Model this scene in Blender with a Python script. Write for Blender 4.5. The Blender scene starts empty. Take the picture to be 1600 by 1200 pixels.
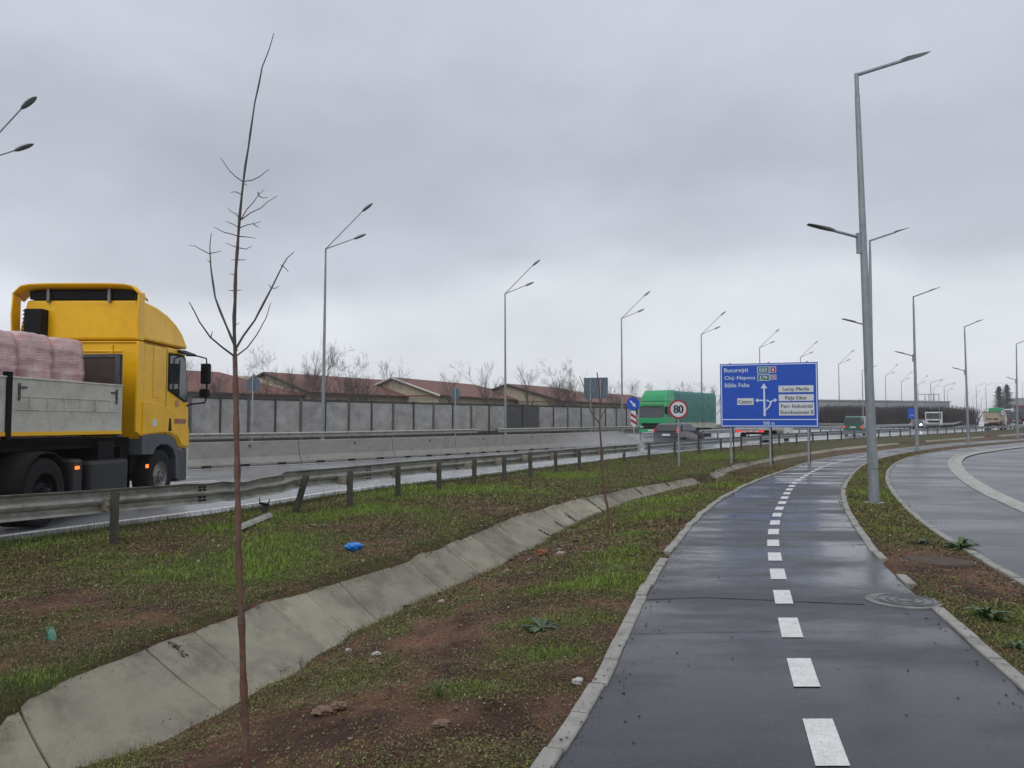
import bpy, bmesh, math, random
import numpy as np
from mathutils import Vector, Matrix
random.seed(7); RNG = np.random.default_rng(11)
scene = bpy.context.scene
col = scene.collection
# ------------------------------------------------------------------ camera
FPX = 1200.0; HOR = 662.0; CAMH = 1.6
PITCH = math.atan((HOR-600)/FPX)
cd = bpy.data.cameras.new('camera'); cam = bpy.data.objects.new('camera', cd); col.objects.link(cam)
cd.lens = 27.0; cd.sensor_width = 36.0; cd.clip_start = 0.05; cd.clip_end = 5000
cam.location = (0, 0, CAMH); cam.rotation_euler = (math.pi/2+PITCH, 0, 0)
scene.camera = cam
scene.view_settings.view_transform = 'Standard'; scene.view_settings.look = 'None'
scene.view_settings.exposure = 0.0; scene.view_settings.gamma = 1.0
scene.cycles.max_bounces = 5; scene.cycles.diffuse_bounces = 2; scene.cycles.glossy_bounces = 3
scene.cycles.transmission_bounces = 4; scene.cycles.transparent_max_bounces = 12; scene.cycles.volume_bounces = 0
scene.cycles.use_denoising = True
# ------------------------------------------------------------------ sky
w = bpy.data.worlds.new('World'); scene.world = w; w.use_nodes = True
nt = w.node_tree; nt.nodes.clear()
N = nt.nodes.new; Lk = nt.links.new
out = N('ShaderNodeOutputWorld')
tc = N('ShaderNodeTexCoord'); sep = N('ShaderNodeSeparateXYZ'); Lk(tc.outputs['Generated'], sep.inputs[0])
# overcast layer: brightness by elevation, broken by soft horizontal cloud banks
mp = N('ShaderNodeMapping'); mp.inputs['Scale'].default_value = (1.0, 1.0, 2.0); mp.inputs['Location'].default_value = (3.3, 1.2, .4)
Lk(tc.outputs['Generated'], mp.inputs['Vector'])
n1 = N('ShaderNodeTexNoise'); n1.inputs['Scale'].default_value = 1.7; n1.inputs['Detail'].default_value = 5; n1.inputs['Roughness'].default_value = .5
Lk(mp.outputs[0], n1.inputs['Vector'])
n2 = N('ShaderNodeTexNoise'); n2.inputs['Scale'].default_value = 3.2; n2.inputs['Detail'].default_value = 6; n2.inputs['Roughness'].default_value = .55
Lk(mp.outputs[0], n2.inputs['Vector'])
off = N('ShaderNodeMath'); off.operation = 'MULTIPLY_ADD'; Lk(n1.outputs['Fac'], off.inputs[0]); off.inputs[1].default_value = .22; off.inputs[2].default_value = -.11
el = N('ShaderNodeMath'); el.operation = 'ADD'; Lk(sep.outputs['Z'], el.inputs[0]); Lk(off.outputs[0], el.inputs[1])
ramp = N('ShaderNodeValToRGB'); Lk(el.outputs[0], ramp.inputs[0])
cr = ramp.color_ramp; cr.interpolation = 'EASE'
stops = [(0.0, (.67,.70,.755)), (.09, (.75,.775,.825)), (.145, (.765,.79,.84)), (.21, (.575,.607,.675)), (.29, (.50,.532,.602)), (.42, (.56,.595,.67)), (.56, (.62,.655,.73)), (.75,(.74,.765,.82)), (1.0, (.95,.975,1.03))]
cr.elements[0].position = stops[0][0]; cr.elements[0].color = stops[0][1]+(1,)
cr.elements[1].position = 1.0; cr.elements[1].color = stops[-1][1]+(1,)
for p, c in stops[1:-1]:
    e = cr.elements.new(p); e.color = c+(1,)
m2 = N('ShaderNodeMapRange'); Lk(n2.outputs['Fac'], m2.inputs['Value']); m2.inputs['From Min'].default_value = .3; m2.inputs['From Max'].default_value = .7; m2.inputs['To Min'].default_value = .90; m2.inputs['To Max'].default_value = 1.10
mul = N('ShaderNodeVectorMath'); mul.operation = 'SCALE'; Lk(ramp.outputs[0], mul.inputs[0]); Lk(m2.outputs[0], mul.inputs['Scale'])
bgc = N('ShaderNodeBackground'); Lk(mul.outputs[0], bgc.inputs['Color']); bgc.inputs['Strength'].default_value = .97
SUN_EL, SUN_AZ = math.radians(48), math.radians(205)     # sun behind the clouds, behind the camera
sky = N('ShaderNodeTexSky'); sky.sky_type = 'NISHITA'; sky.sun_disc = False; sky.sun_elevation = SUN_EL; sky.sun_rotation = SUN_AZ
bgs = N('ShaderNodeBackground'); Lk(sky.outputs[0], bgs.inputs['Color']); bgs.inputs['Strength'].default_value = .006
add = N('ShaderNodeAddShader'); Lk(bgc.outputs[0], add.inputs[0]); Lk(bgs.outputs[0], add.inputs[1]); Lk(add.outputs[0], out.inputs['Surface'])
# ------------------------------------------------------------------ sun behind cloud
sd = bpy.data.lights.new('sun', 'SUN'); sd.energy = 1.0; sd.angle = math.radians(40); sd.color = (1, .97, .93)
sun = bpy.data.objects.new('sun', sd); col.objects.link(sun)
sv = Vector((math.sin(SUN_AZ)*math.cos(SUN_EL), math.cos(SUN_AZ)*math.cos(SUN_EL), math.sin(SUN_EL)))
sun.rotation_euler = sv.to_track_quat('Z', 'Y').to_euler()

# ------------------------------------------------------------------ helpers
def P(px, py, z=0.0):
    "point on the level z that the photograph shows at pixel px,py"
    u = (px-800)/FPX; v = (py-600)/FPX
    cp, sp = math.cos(PITCH), math.sin(PITCH)
    d = (u, cp+v*sp, sp-v*cp)
    t = (z-CAMH)/d[2]
    return Vector((d[0]*t, d[1]*t, z))
def PY(px, py, Y):
    "point at distance Y ahead that the photograph shows at pixel px,py"
    u = (px-800)/FPX; v = (py-600)/FPX
    cp, sp = math.cos(PITCH), math.sin(PITCH)
    t = Y/(cp+v*sp)
    return Vector((u*t, Y, CAMH+(sp-v*cp)*t))
def tag(o, label=None, cat=None, group=None, kind=None):
    if label: o['label'] = label
    if cat: o['category'] = cat
    if group: o['group'] = group
    if kind: o['kind'] = kind
    return o
def empty(name, loc=(0,0,0), rz=0.0, label=None, cat=None, group=None):
    o = bpy.data.objects.new(name, None); o.empty_display_size = .2; col.objects.link(o)
    o.location = loc; o.rotation_euler = (0,0,rz)
    return tag(o, label, cat, group)
def copy_tree(o, parent=None):
    c = o.copy(); col.objects.link(c); c.parent = parent
    for ch in list(o.children): copy_tree(ch, c)
    return c
ORD = ['first','second','third','fourth','fifth','sixth','seventh','eighth','ninth','tenth','eleventh','twelfth','thirteenth','fourteenth','fifteenth','sixteenth','seventeenth','eighteenth','nineteenth','twentieth','twenty-first','twenty-second','twenty-third','twenty-fourth','twenty-fifth','twenty-sixth','twenty-seventh','twenty-eighth']
class MB:
    def __init__(s): s.v = []; s.f = []; s.sm = []
    def add(s, vs, fs, smooth=False):
        b = len(s.v); s.v += [tuple(v) for v in vs]; s.f += [tuple(b+i for i in f) for f in fs]; s.sm += [smooth]*len(fs); return s
    def box(s, c, d, rz=0.0, rx=0.0, ry=0.0):
        M = Matrix.Translation(c) @ Matrix.Rotation(rz,4,'Z') @ Matrix.Rotation(rx,4,'X') @ Matrix.Rotation(ry,4,'Y')
        h = [x/2 for x in d]
        vs = [M @ Vector((x*h[0],y*h[1],z*h[2])) for z in (-1,1) for y in (-1,1) for x in (-1,1)]
        return s.add(vs, [(0,2,3,1),(4,5,7,6),(0,1,5,4),(2,6,7,3),(0,4,6,2),(1,3,7,5)])
    def cyl(s, p0, p1, r0, r1=None, n=12, caps=True, smooth=True):
        r1 = r0 if r1 is None else r1
        return s.tube([p0,p1],[r0,r1],n,caps,smooth)
    def tube(s, pts, rs, n=8, caps=True, smooth=True):
        pts = [Vector(p) for p in pts]
        if not hasattr(rs,'__len__'): rs = [rs]*len(pts)
        t0 = (pts[1]-pts[0]).normalized(); up = Vector((0,0,1)) if abs(t0.z)<.9 else Vector((1,0,0))
        a = t0.cross(up).normalized(); vs = []
        for i,p in enumerate(pts):
            t = (pts[min(i+1,len(pts)-1)]-pts[max(i-1,0)]).normalized()
            a = (a - t*a.dot(t)).normalized(); b = t.cross(a)
            for k in range(n):
                g = 2*math.pi*k/n; vs.append(p+(a*math.cos(g)+b*math.sin(g))*rs[i])
        fs = [(i*n+k, i*n+(k+1)%n, (i+1)*n+(k+1)%n, (i+1)*n+k) for i in range(len(pts)-1) for k in range(n)]
        s.add(vs, fs, smooth)
        if caps: s.add(vs[:n], [tuple(range(n))[::-1]]); s.add(vs[-n:], [tuple(range(n))])
        return s
    def prism(s, prof, a0, a1, axis='x', inset=None):
        "prof: 2-D outline; axis x -> (y,z) outline; y -> (x,z); z -> (x,y). inset(q) optional: half-width factor by height"
        n = len(prof); vs = []
        for a in (a0,a1):
            for p,q in prof:
                k = a*(inset(p,q) if inset else 1)
                vs.append({'x':(k,p,q),'y':(p,k,q),'z':(p,q,k)}[axis])
        fs = [tuple(range(n))[::-1], tuple(range(n,2*n))] + [(i,(i+1)%n,n+(i+1)%n,n+i) for i in range(n)]
        return s.add(vs, fs)
    def disc(s, c, r, axis='x', n=24, th=.01):
        d = {'x':Vector((1,0,0)),'y':Vector((0,1,0)),'z':Vector((0,0,1))}[axis]*th/2
        return s.cyl(Vector(c)-d, Vector(c)+d, r, r, n, smooth=False)
    def sphere(s, c, r, n=10, sq=(1,1,1), jit=0.0):
        vs = []; c = Vector(c)
        for i in range(n//2+1):
            th = math.pi*i/(n//2)
            for k in range(n):
                g = 2*math.pi*k/n; q = r*(1+random.uniform(-jit,jit))
                vs.append(c+Vector((q*sq[0]*math.sin(th)*math.cos(g), q*sq[1]*math.sin(th)*math.sin(g), q*sq[2]*math.cos(th))))
        fs = [(i*n+k,(i+1)*n+k,(i+1)*n+(k+1)%n,i*n+(k+1)%n) for i in range(n//2) for k in range(n)]
        return s.add(vs, fs, True)
    def build(s, name, mat, parent=None, bevel=0, seg=2, loc=None, solid=0):
        me = bpy.data.meshes.new(name); me.from_pydata(s.v, [], s.f)
        me.polygons.foreach_set('use_smooth', s.sm); me.materials.append(mat)
        bm = bmesh.new(); bm.from_mesh(me)
        if not solid: bmesh.ops.recalc_face_normals(bm, faces=bm.faces)
        bm.to_mesh(me); bm.free(); me.update()
        o = bpy.data.objects.new(name, me); col.objects.link(o); o.parent = parent
        if loc: o.location = loc
        if solid:
            sm = o.modifiers.new('solid','SOLIDIFY'); sm.thickness = solid; sm.offset = 0
        if bevel:
            b = o.modifiers.new('bevel','BEVEL'); b.width = bevel; b.segments = seg; b.limit_method = 'ANGLE'; b.angle_limit = math.radians(35)
            b.harden_normals = False
        return o
def mesh_np(name, V, F, mat, parent=None, smooth=False, cols=None, nper=3):
    me = bpy.data.meshes.new(name); nv, nf = len(V), len(F)
    me.vertices.add(nv); me.vertices.foreach_set('co', np.asarray(V,dtype=np.float32).ravel())
    me.loops.add(nf*nper); me.loops.foreach_set('vertex_index', np.asarray(F,dtype=np.int32).ravel())
    me.polygons.add(nf); me.polygons.foreach_set('loop_start', np.arange(0,nf*nper,nper,dtype=np.int32))
    me.polygons.foreach_set('loop_total', np.full(nf,nper,dtype=np.int32))
    me.polygons.foreach_set('use_smooth', np.full(nf,smooth))
    me.materials.append(mat); me.update(calc_edges=True)
    if cols is not None:
        at = me.color_attributes.new('tint','FLOAT_COLOR','POINT')
        c4 = np.ones((nv,4),dtype=np.float32); c4[:,:3] = cols; at.data.foreach_set('color', c4.ravel())
    o = bpy.data.objects.new(name, me); col.objects.link(o); o.parent = parent
    return o
_lat = RNG.random((256,256))
def vnoise(x, y):
    x = np.asarray(x,float); y = np.asarray(y,float)
    xi = np.floor(x).astype(int); yi = np.floor(y).astype(int); fx = x-xi; fy = y-yi
    fx = fx*fx*(3-2*fx); fy = fy*fy*(3-2*fy)
    g = lambda a,b: _lat[a%256, b%256]
    return (g(xi,yi)*(1-fx)+g(xi+1,yi)*fx)*(1-fy)+(g(xi,yi+1)*(1-fx)+g(xi+1,yi+1)*fx)*fy
def fbm(x, y, o=4):
    s = 0; a = .5; t = 0
    for k in range(o): s = s+a*vnoise(x*2**k+17*k, y*2**k+31*k); t += a; a *= .5
    return s/t

# ------------------------------------------------------------------ materials
def newmat(name):
    m = bpy.data.materials.new(name); m.use_nodes = True
    return m, m.node_tree, m.node_tree.nodes['Principled BSDF']
def pm(name, c1, c2=None, scale=4.0, rough=.6, rough2=None, metal=0.0, bump=0.0, bscale=40.0, stretch=(1,1,1), detail=5, coat=0.0, emit=None, es=1.0, spec=.5, alpha=1.0, dirt=None, dscale=2.0, damt=.5):
    m, nt, b = newmat(name); L = nt.links.new; n = nt.nodes.new
    b.inputs['Metallic'].default_value = metal; b.inputs['Roughness'].default_value = rough
    b.inputs['Specular IOR Level'].default_value = spec; b.inputs['Coat Weight'].default_value = coat; b.inputs['Coat Roughness'].default_value = .12
    b.inputs['Alpha'].default_value = alpha
    tc = n('ShaderNodeTexCoord'); mp = n('ShaderNodeMapping'); L(tc.outputs['Object'], mp.inputs[0]); mp.inputs['Scale'].default_value = stretch
    c2 = c2 or tuple(x*.8 for x in c1)
    no = n('ShaderNodeTexNoise'); no.inputs['Scale'].default_value = scale; no.inputs['Detail'].default_value = detail; no.inputs['Roughness'].default_value = .6; L(mp.outputs[0], no.inputs['Vector'])
    rp = n('ShaderNodeMapRange'); L(no.outputs['Fac'], rp.inputs[0]); rp.inputs[1].default_value = .32; rp.inputs[2].default_value = .68
    mx = n('ShaderNodeMix'); mx.data_type = 'RGBA'; L(rp.outputs[0], mx.inputs[0]); mx.inputs[6].default_value = (*c1,1); mx.inputs[7].default_value = (*c2,1)
    res = mx.outputs[2]
    if dirt:
        nd = n('ShaderNodeTexNoise'); nd.inputs['Scale'].default_value = dscale; nd.inputs['Detail'].default_value = 8; nd.inputs['Roughness'].default_value = .7; L(tc.outputs['Object'], nd.inputs['Vector'])
        rd = n('ShaderNodeMapRange'); L(nd.outputs['Fac'], rd.inputs[0]); rd.inputs[1].default_value = .48; rd.inputs[2].default_value = .72; rd.inputs[4].default_value = damt
        m3 = n('ShaderNodeMix'); m3.data_type = 'RGBA'; L(rd.outputs[0], m3.inputs[0]); L(res, m3.inputs[6]); m3.inputs[7].default_value = (*dirt,1); res = m3.outputs[2]
    L(res, b.inputs['Base Color'])
    if rough2 is not None:
        r = n('ShaderNodeMapRange'); L(no.outputs['Fac'], r.inputs[0]); r.inputs[1].default_value = .3; r.inputs[2].default_value = .7; r.inputs[3].default_value = rough; r.inputs[4].default_value = rough2; L(r.outputs[0], b.inputs['Roughness'])
    if bump:
        nb = n('ShaderNodeTexNoise'); nb.inputs['Scale'].default_value = bscale; nb.inputs['Detail'].default_value = 6; L(mp.outputs[0], nb.inputs['Vector'])
        bp = n('ShaderNodeBump'); bp.inputs['Strength'].default_value = 1.0; bp.inputs['Distance'].default_value = bump; L(nb.outputs['Fac'], bp.inputs['Height']); L(bp.outputs[0], b.inputs['Normal'])
    if emit:
        b.inputs['Emission Color'].default_value = (*emit,1); b.inputs['Emission Strength'].default_value = es
    return m
def asphalt(name, c1, c2, r_wet, r_dry, stretch, speck=.35, scale=1.0, bump=.0015, wetlo=.42, wethi=.6, spec=.5):
    "wet asphalt: fine aggregate, damp streaks that differ in gloss"
    m, nt, b = newmat(name); L = nt.links.new; n = nt.nodes.new
    tc = n('ShaderNodeTexCoord'); mp = n('ShaderNodeMapping'); L(tc.outputs['Object'], mp.inputs[0]); mp.inputs['Scale'].default_value = stretch
    big = n('ShaderNodeTexNoise'); big.inputs['Scale'].default_value = scale; big.inputs['Detail'].default_value = 6; big.inputs['Roughness'].default_value = .6; L(mp.outputs[0], big.inputs['Vector'])
    fine = n('ShaderNodeTexNoise'); fine.inputs['Scale'].default_value = 150; fine.inputs['Detail'].default_value = 2; L(tc.outputs['Object'], fine.inputs['Vector'])
    mid = n('ShaderNodeTexNoise'); mid.inputs['Scale'].default_value = 9; mid.inputs['Detail'].default_value = 7; mid.inputs['Roughness'].default_value = .7; L(tc.outputs['Object'], mid.inputs['Vector'])
    wr = n('ShaderNodeMapRange'); L(big.outputs['Fac'], wr.inputs[0]); wr.inputs[1].default_value = wetlo; wr.inputs[2].default_value = wethi
    mx = n('ShaderNodeMix'); mx.data_type = 'RGBA'; L(wr.outputs[0], mx.inputs[0]); mx.inputs[6].default_value = (*c1,1); mx.inputs[7].default_value = (*c2,1)
    fr = n('ShaderNodeMapRange'); L(fine.outputs['Fac'], fr.inputs[0]); fr.inputs[1].default_value = .3; fr.inputs[2].default_value = .7; fr.inputs[3].default_value = 1-speck; fr.inputs[4].default_value = 1+speck
    mr = n('ShaderNodeMapRange'); L(mid.outputs['Fac'], mr.inputs[0]); mr.inputs[1].default_value = .3; mr.inputs[2].default_value = .7; mr.inputs[3].default_value = .8; mr.inputs[4].default_value = 1.2
    gn = n('ShaderNodeTexNoise'); gn.inputs['Scale'].default_value = 34; gn.inputs['Detail'].default_value = 6; gn.inputs['Roughness'].default_value = .75; L(tc.outputs['Object'], gn.inputs['Vector'])
    gr_ = n('ShaderNodeMapRange'); L(gn.outputs['Fac'], gr_.inputs[0]); gr_.inputs[1].default_value = .3; gr_.inputs[2].default_value = .7; gr_.inputs[3].default_value = .45; gr_.inputs[4].default_value = 1.55
    m0 = n('ShaderNodeMath'); m0.operation = 'MULTIPLY'; L(fr.outputs[0], m0.inputs[0]); L(gr_.outputs[0], m0.inputs[1])
    m1 = n('ShaderNodeMath'); m1.operation = 'MULTIPLY'; L(m0.outputs[0], m1.inputs[0]); L(mr.outputs[0], m1.inputs[1])
    sc = n('ShaderNodeVectorMath'); sc.operation = 'SCALE'; L(mx.outputs[2], sc.inputs[0]); L(m1.outputs[0], sc.inputs['Scale']); L(sc.outputs[0], b.inputs['Base Color'])
    ax = n('ShaderNodeMath'); ax.operation = 'MULTIPLY_ADD'; L(gn.outputs['Fac'], ax.inputs[0]); ax.inputs[1].default_value = .5; L(wr.outputs[0], ax.inputs[2])
    ad = n('ShaderNodeMath'); ad.operation = 'MULTIPLY_ADD'; L(mid.outputs['Fac'], ad.inputs[0]); ad.inputs[1].default_value = .5; L(ax.outputs[0], ad.inputs[2])
    rr = n('ShaderNodeMapRange'); L(ad.outputs[0], rr.inputs[0]); rr.inputs[1].default_value = .48; rr.inputs[2].default_value = 1.5; rr.inputs[3].default_value = r_wet; rr.inputs[4].default_value = r_dry; L(rr.outputs[0], b.inputs['Roughness'])
    b.inputs['Specular IOR Level'].default_value = spec
    nb = n('ShaderNodeTexNoise'); nb.inputs['Scale'].default_value = 95; nb.inputs['Detail'].default_value = 4; L(tc.outputs['Object'], nb.inputs['Vector'])
    bp = n('ShaderNodeBump'); bp.inputs['Distance'].default_value = bump; L(nb.outputs['Fac'], bp.inputs['Height']); L(bp.outputs[0], b.inputs['Normal'])
    return m
def tinted(name, rough=.8, vary=.35, scale=30, bump=.0, bscale=60, trans=0.0, spec=.3):
    "takes each patch's own colour from the mesh, broken up by noise"
    m, nt, b = newmat(name); L = nt.links.new; n = nt.nodes.new
    at = n('ShaderNodeAttribute'); at.attribute_name = 'tint'
    tc = n('ShaderNodeTexCoord'); no = n('ShaderNodeTexNoise'); no.inputs['Scale'].default_value = scale; no.inputs['Detail'].default_value = 8; no.inputs['Roughness'].default_value = .7; L(tc.outputs['Object'], no.inputs['Vector'])
    mr = n('ShaderNodeMapRange'); L(no.outputs['Fac'], mr.inputs[0]); mr.inputs[1].default_value = .3; mr.inputs[2].default_value = .7; mr.inputs[3].default_value = 1-vary; mr.inputs[4].default_value = 1+vary
    sc = n('ShaderNodeVectorMath'); sc.operation = 'SCALE'; L(at.outputs['Color'], sc.inputs[0]); L(mr.outputs[0], sc.inputs['Scale']); L(sc.outputs[0], b.inputs['Base Color'])
    b.inputs['Roughness'].default_value = rough; b.inputs['Specular IOR Level'].default_value = spec
    if bump:
        nb = n('ShaderNodeTexNoise'); nb.inputs['Scale'].default_value = bscale; nb.inputs['Detail'].default_value = 8; nb.inputs['Roughness'].default_value = .7; L(tc.outputs['Object'], nb.inputs['Vector'])
        bp = n('ShaderNodeBump'); bp.inputs['Distance'].default_value = bump; L(nb.outputs['Fac'], bp.inputs['Height']); L(bp.outputs[0], b.inputs['Normal'])
    return m
M = {}
M['path'] = asphalt('path_asphalt', (.012,.0135,.017), (.046,.049,.056), .11, .60, (.42,1.0,1), scale=.8, speck=.55, bump=.0009, wetlo=.40, wethi=.60)
M['pave'] = asphalt('pavement_asphalt', (.030,.033,.038), (.052,.056,.063), .24, .42, (.5,.9,1), scale=.45, speck=.5)
M['lane'] = asphalt('service_road_asphalt', (.065,.067,.072), (.085,.088,.094), .28, .42, (.6,.9,1), scale=.5)
M['hwy'] = asphalt('highway_asphalt', (.19,.197,.21), (.235,.243,.258), .12, .34, (.6,.6,1), scale=.35, bump=.0006)  # base colour lifted to stand in for the sky mirrored in the wet road
M['white'] = pm('road_paint', (.74,.74,.72), (.60,.60,.58), scale=9, rough=.45, dirt=(.20,.20,.20), dscale=85, damt=.8)
M['kerb'] = pm('kerb_concrete', (.33,.32,.295), (.24,.235,.215), scale=6, rough=.75, bump=.003, bscale=60, dirt=(.10,.09,.075), dscale=5, damt=.6)
M['gutter'] = pm('gutter_concrete', (.42,.41,.38), (.30,.295,.27), scale=3, rough=.6, bump=.002, dirt=(.17,.16,.14), dscale=3, damt=.6)
M['ditch'] = pm('ditch_concrete', (.275,.252,.200), (.18,.166,.132), scale=2.2, rough=.75, bump=.004, bscale=45, dirt=(.085,.078,.05), dscale=2.6, damt=.85)
M['jersey'] = pm('barrier_concrete', (.30,.28,.255), (.235,.225,.205), scale=2.5, rough=.7, bump=.003, stretch=(1,1,2.5), dirt=(.14,.13,.12), dscale=1.3, damt=.45)
M['jersey_low'] = pm('barrier_concrete_skylit', (.46,.455,.43), (.37,.365,.35), scale=2.5, rough=.7, dirt=(.2,.19,.18), dscale=2, damt=.4)  # paler copy: skylight on the lower slope put into the colour, unused
M['galv'] = pm('weathered_galvanised', (.40,.395,.35), (.26,.26,.23), scale=5, rough=.5, rough2=.65, metal=.15, stretch=(1,1,4), dirt=(.07,.07,.05), dscale=3.5, damt=.6)
M['galv_new'] = pm('galvanised', (.42,.44,.46), (.33,.35,.37), scale=5, rough=.42, metal=.55, dirt=(.2,.2,.2), dscale=3, damt=.4)
M['post'] = pm('guardrail_post', (.10,.098,.082), (.06,.06,.05), scale=8, rough=.6, metal=.35, dirt=(.17,.14,.10), dscale=6, damt=.5)
M['spacer'] = pm('spacer_block', (.30,.28,.22), (.2,.18,.14), scale=8, rough=.6, dirt=(.16,.10,.05), dscale=8, damt=.6)
M['pole'] = pm('lamp_pole_zinc', (.30,.33,.345), (.22,.245,.26), scale=7, rough=.5, metal=.45, stretch=(1,1,.4), dirt=(.38,.4,.41), dscale=9, damt=.5)
M['pole2'] = pm('lamp_pole_grey', (.30,.31,.31), (.22,.23,.23), scale=3, rough=.55, metal=.3)
M['lamp_dark'] = pm('lamp_housing_dark', (.09,.10,.105), (.06,.065,.07), rough=.4)
M['lamp_grey'] = pm('lamp_housing_grey', (.42,.44,.45), (.33,.35,.36), rough=.45)
M['lamp_glass'] = pm('lamp_lens', (.13,.14,.14), (.06,.07,.07), scale=12, rough=.15)
M['black'] = pm('black_plastic', (.006,.006,.007), (.010,.010,.010), rough=.55, spec=.18)
M['chassis'] = pm('chassis_dirty_black', (.006,.006,.007), (.012,.011,.010), scale=5, rough=.7, spec=.15)
M['tyre'] = pm('tyre_rubber', (.012,.012,.012), (.020,.019,.019), scale=14, rough=.8, spec=.2)
M['rim'] = pm('steel_rim', (.30,.28,.26), (.12,.11,.10), scale=14, rough=.4, metal=.6)
M['glass'] = pm('vehicle_glass', (.025,.032,.038), (.045,.05,.055), scale=2, rough=.06, spec=.8)
M['blue_sign'] = pm('sign_blue', (.004,.075,.50), (.003,.065,.45), scale=3, rough=.35)
M['sign_white'] = pm('sign_white', (.66,.69,.72), (.58,.61,.64), scale=5, rough=.4)
M['sign_text'] = pm('sign_lettering_white', (.62,.72,.86), (.60,.70,.84), rough=.4)
M['sign_black'] = pm('sign_lettering_black', (.012,.013,.02), rough=.5)
M['sign_green'] = pm('sign_green', (.002,.13,.085), rough=.4)
M['sign_red'] = pm('sign_red', (.36,.012,.018), (.30,.01,.015), rough=.4)
M['sign_back'] = pm('sign_back_grey', (.11,.16,.20), (.085,.125,.16), scale=3, rough=.5, metal=.2)
M['red_light'] = pm('tail_light_lit', (.5,.01,.01), rough=.3, emit=(1,.06,.04), es=.7)
M['red_lens'] = pm('tail_light_off', (.38,.012,.012), (.25,.01,.01), rough=.25)
M['amber'] = pm('marker_light_lit', (.8,.15,.02), rough=.3, emit=(1,.20,.03), es=1.6)
M['head'] = pm('headlight_lit', (.9,.9,.85), rough=.2, emit=(1,.96,.88), es=7)
M['plate'] = pm('number_plate', (.75,.75,.75), (.6,.6,.6), rough=.4)
M['bark_red'] = pm('young_bark_brown', (.165,.075,.048), (.085,.040,.028), scale=30, rough=.6, bump=.001, bscale=90, dirt=(.16,.135,.115), dscale=18, damt=.7)
M['twig'] = pm('young_twig', (.085,.062,.052), (.05,.038,.033), scale=30, rough=.65)
M['bark_far'] = pm('grey_brown_bark', (.13,.105,.092), (.09,.072,.065), scale=3, rough=.85)
# ------------------------------------------------------------------ the lines that run along the road, X as a function of Y
def curve(pts):
    pts = sorted([(float(a),float(b)) for a,b in pts]); ys = np.array([p[0] for p in pts]); xs = np.array([p[1] for p in pts])
    h = np.diff(ys); d = np.diff(xs)/h; m = np.empty(len(xs)); m[0] = d[0]; m[-1] = d[-1]
    m[1:-1] = (d[:-1]*h[1:]+d[1:]*h[:-1])/(h[:-1]+h[1:])
    def f(Y):
        Y = np.asarray(Y,float); i = np.clip(np.searchsorted(ys,Y)-1,0,len(ys)-2)
        t = (Y-ys[i])/h[i]; tt = np.clip(t,0,1)
        r = (2*tt**3-3*tt**2+1)*xs[i]+(tt**3-2*tt**2+tt)*h[i]*m[i]+(-2*tt**3+3*tt**2)*xs[i+1]+(tt**3-tt**2)*h[i]*m[i+1]
        return r + np.where(t<0,t*h[i]*m[0],0) + np.where(t>1,(t-1)*h[i]*m[-1],0)
    return f
def lin(pts):
    a = np.array(sorted(pts)); return lambda Y: np.interp(Y,a[:,0],a[:,1])
def pix(lst, z=0.0):
    r = []
    for px,py in lst:
        p = P(px,py,z); r.append((p.y,p.x))
    return r
far = lambda *a: list(a)
cPL = curve(pix([(868,1200),(940,1083),(985,985),(1040,880),(1110,795),(1165,760),(1230,735),(1280,719),(1372,705),(1432,698),(1512,691)])+[(83,55.7),(120,91),(200,160),(900,750)])
cPR = curve(pix([(1600,1083),(1447,945),(1360,860),(1335,825),(1315,765),(1326,745),(1357,722)])+[(37.6,18.3),(48,25.7),(74,49),(120,94),(200,163),(900,753)])
cSR = curve([(3,3.3)]+pix([(1600,907),(1535,870),(1475,835),(1420,792),(1400,770),(1389,747),(1393,732)])+[(38.4,20.2),(48,27.8),(66,44),(83,60),(120,98),(200,167),(900,757)])
cK2 = curve([(3,5.2)]+pix([(1600,802),(1567,787),(1535,772),(1507,755),(1485,735),(1481,723),(1500,710)])+[(48,29.8),(66,47),(83,63.5),(120,102),(200,171),(900,762)])
cR = curve([(-6,-9.0),(3,-7.1),(6.5,-6.15),(9.95,-5.18),(14.4,-3.1),(18.1,-1.74),(22.3,.4),(27,2.7),(33,5.9),(43.9,13.0),(57.8,24),(80,43.4),(92,54),(132,88),(180,125),(256,180),(344,244),(900,640)])
cL = lambda Y: cR(Y)-2.3                                        # white edge line
cE = lambda Y: cR(Y)-1.75                                       # edge of the asphalt
cM = curve([(-6,-34),(14,-19.6),(27,-10.1),(33,-5.3),(45,3.4),(57.8,13.8),(80,32.5),(92,43),(132,75),(180,110),(256,162),(344,224),(900,610)])
cF = curve([(-6,-44),(14,-31.5),(30,-19.6),(45.5,-9.6),(61.2,.9),(75.6,12),(89,23.4),(105,35),(133,58),(174,87.5),(214,116),(256,147),(344,212),(900,590)])
cB = curve([(-6,-52),(14,-38),(30,-28.5),(45.3,-18.9),(53.7,-13),(60,-7.6),(78.5,10.2),(100,25),(133,47),(174,74),(214,100),(256,132),(344,196),(900,560)])
zR = lin([(30,0),(44,.1),(58,.3),(80,.4),(100,.5),(132,.6),(150,1.1),(180,2.9),(230,5.4),(300,7.5),(900,7.5)])
zE = lambda Y: zR(Y)+.03
zM = lin([(20,.08),(27,.1),(45,.2),(60,.4),(80,.6),(110,.85),(135,1.0),(150,1.6),(180,3.2),(230,5.6),(300,7.8),(900,7.8)])
zMf = lin([(20,.12),(45,.3),(60,.45),(80,.6),(110,.85),(130,.9),(900,1.0)])
zF = lin([(20,.35),(45,.4),(76,.6),(110,.9),(900,1.0)])
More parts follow.
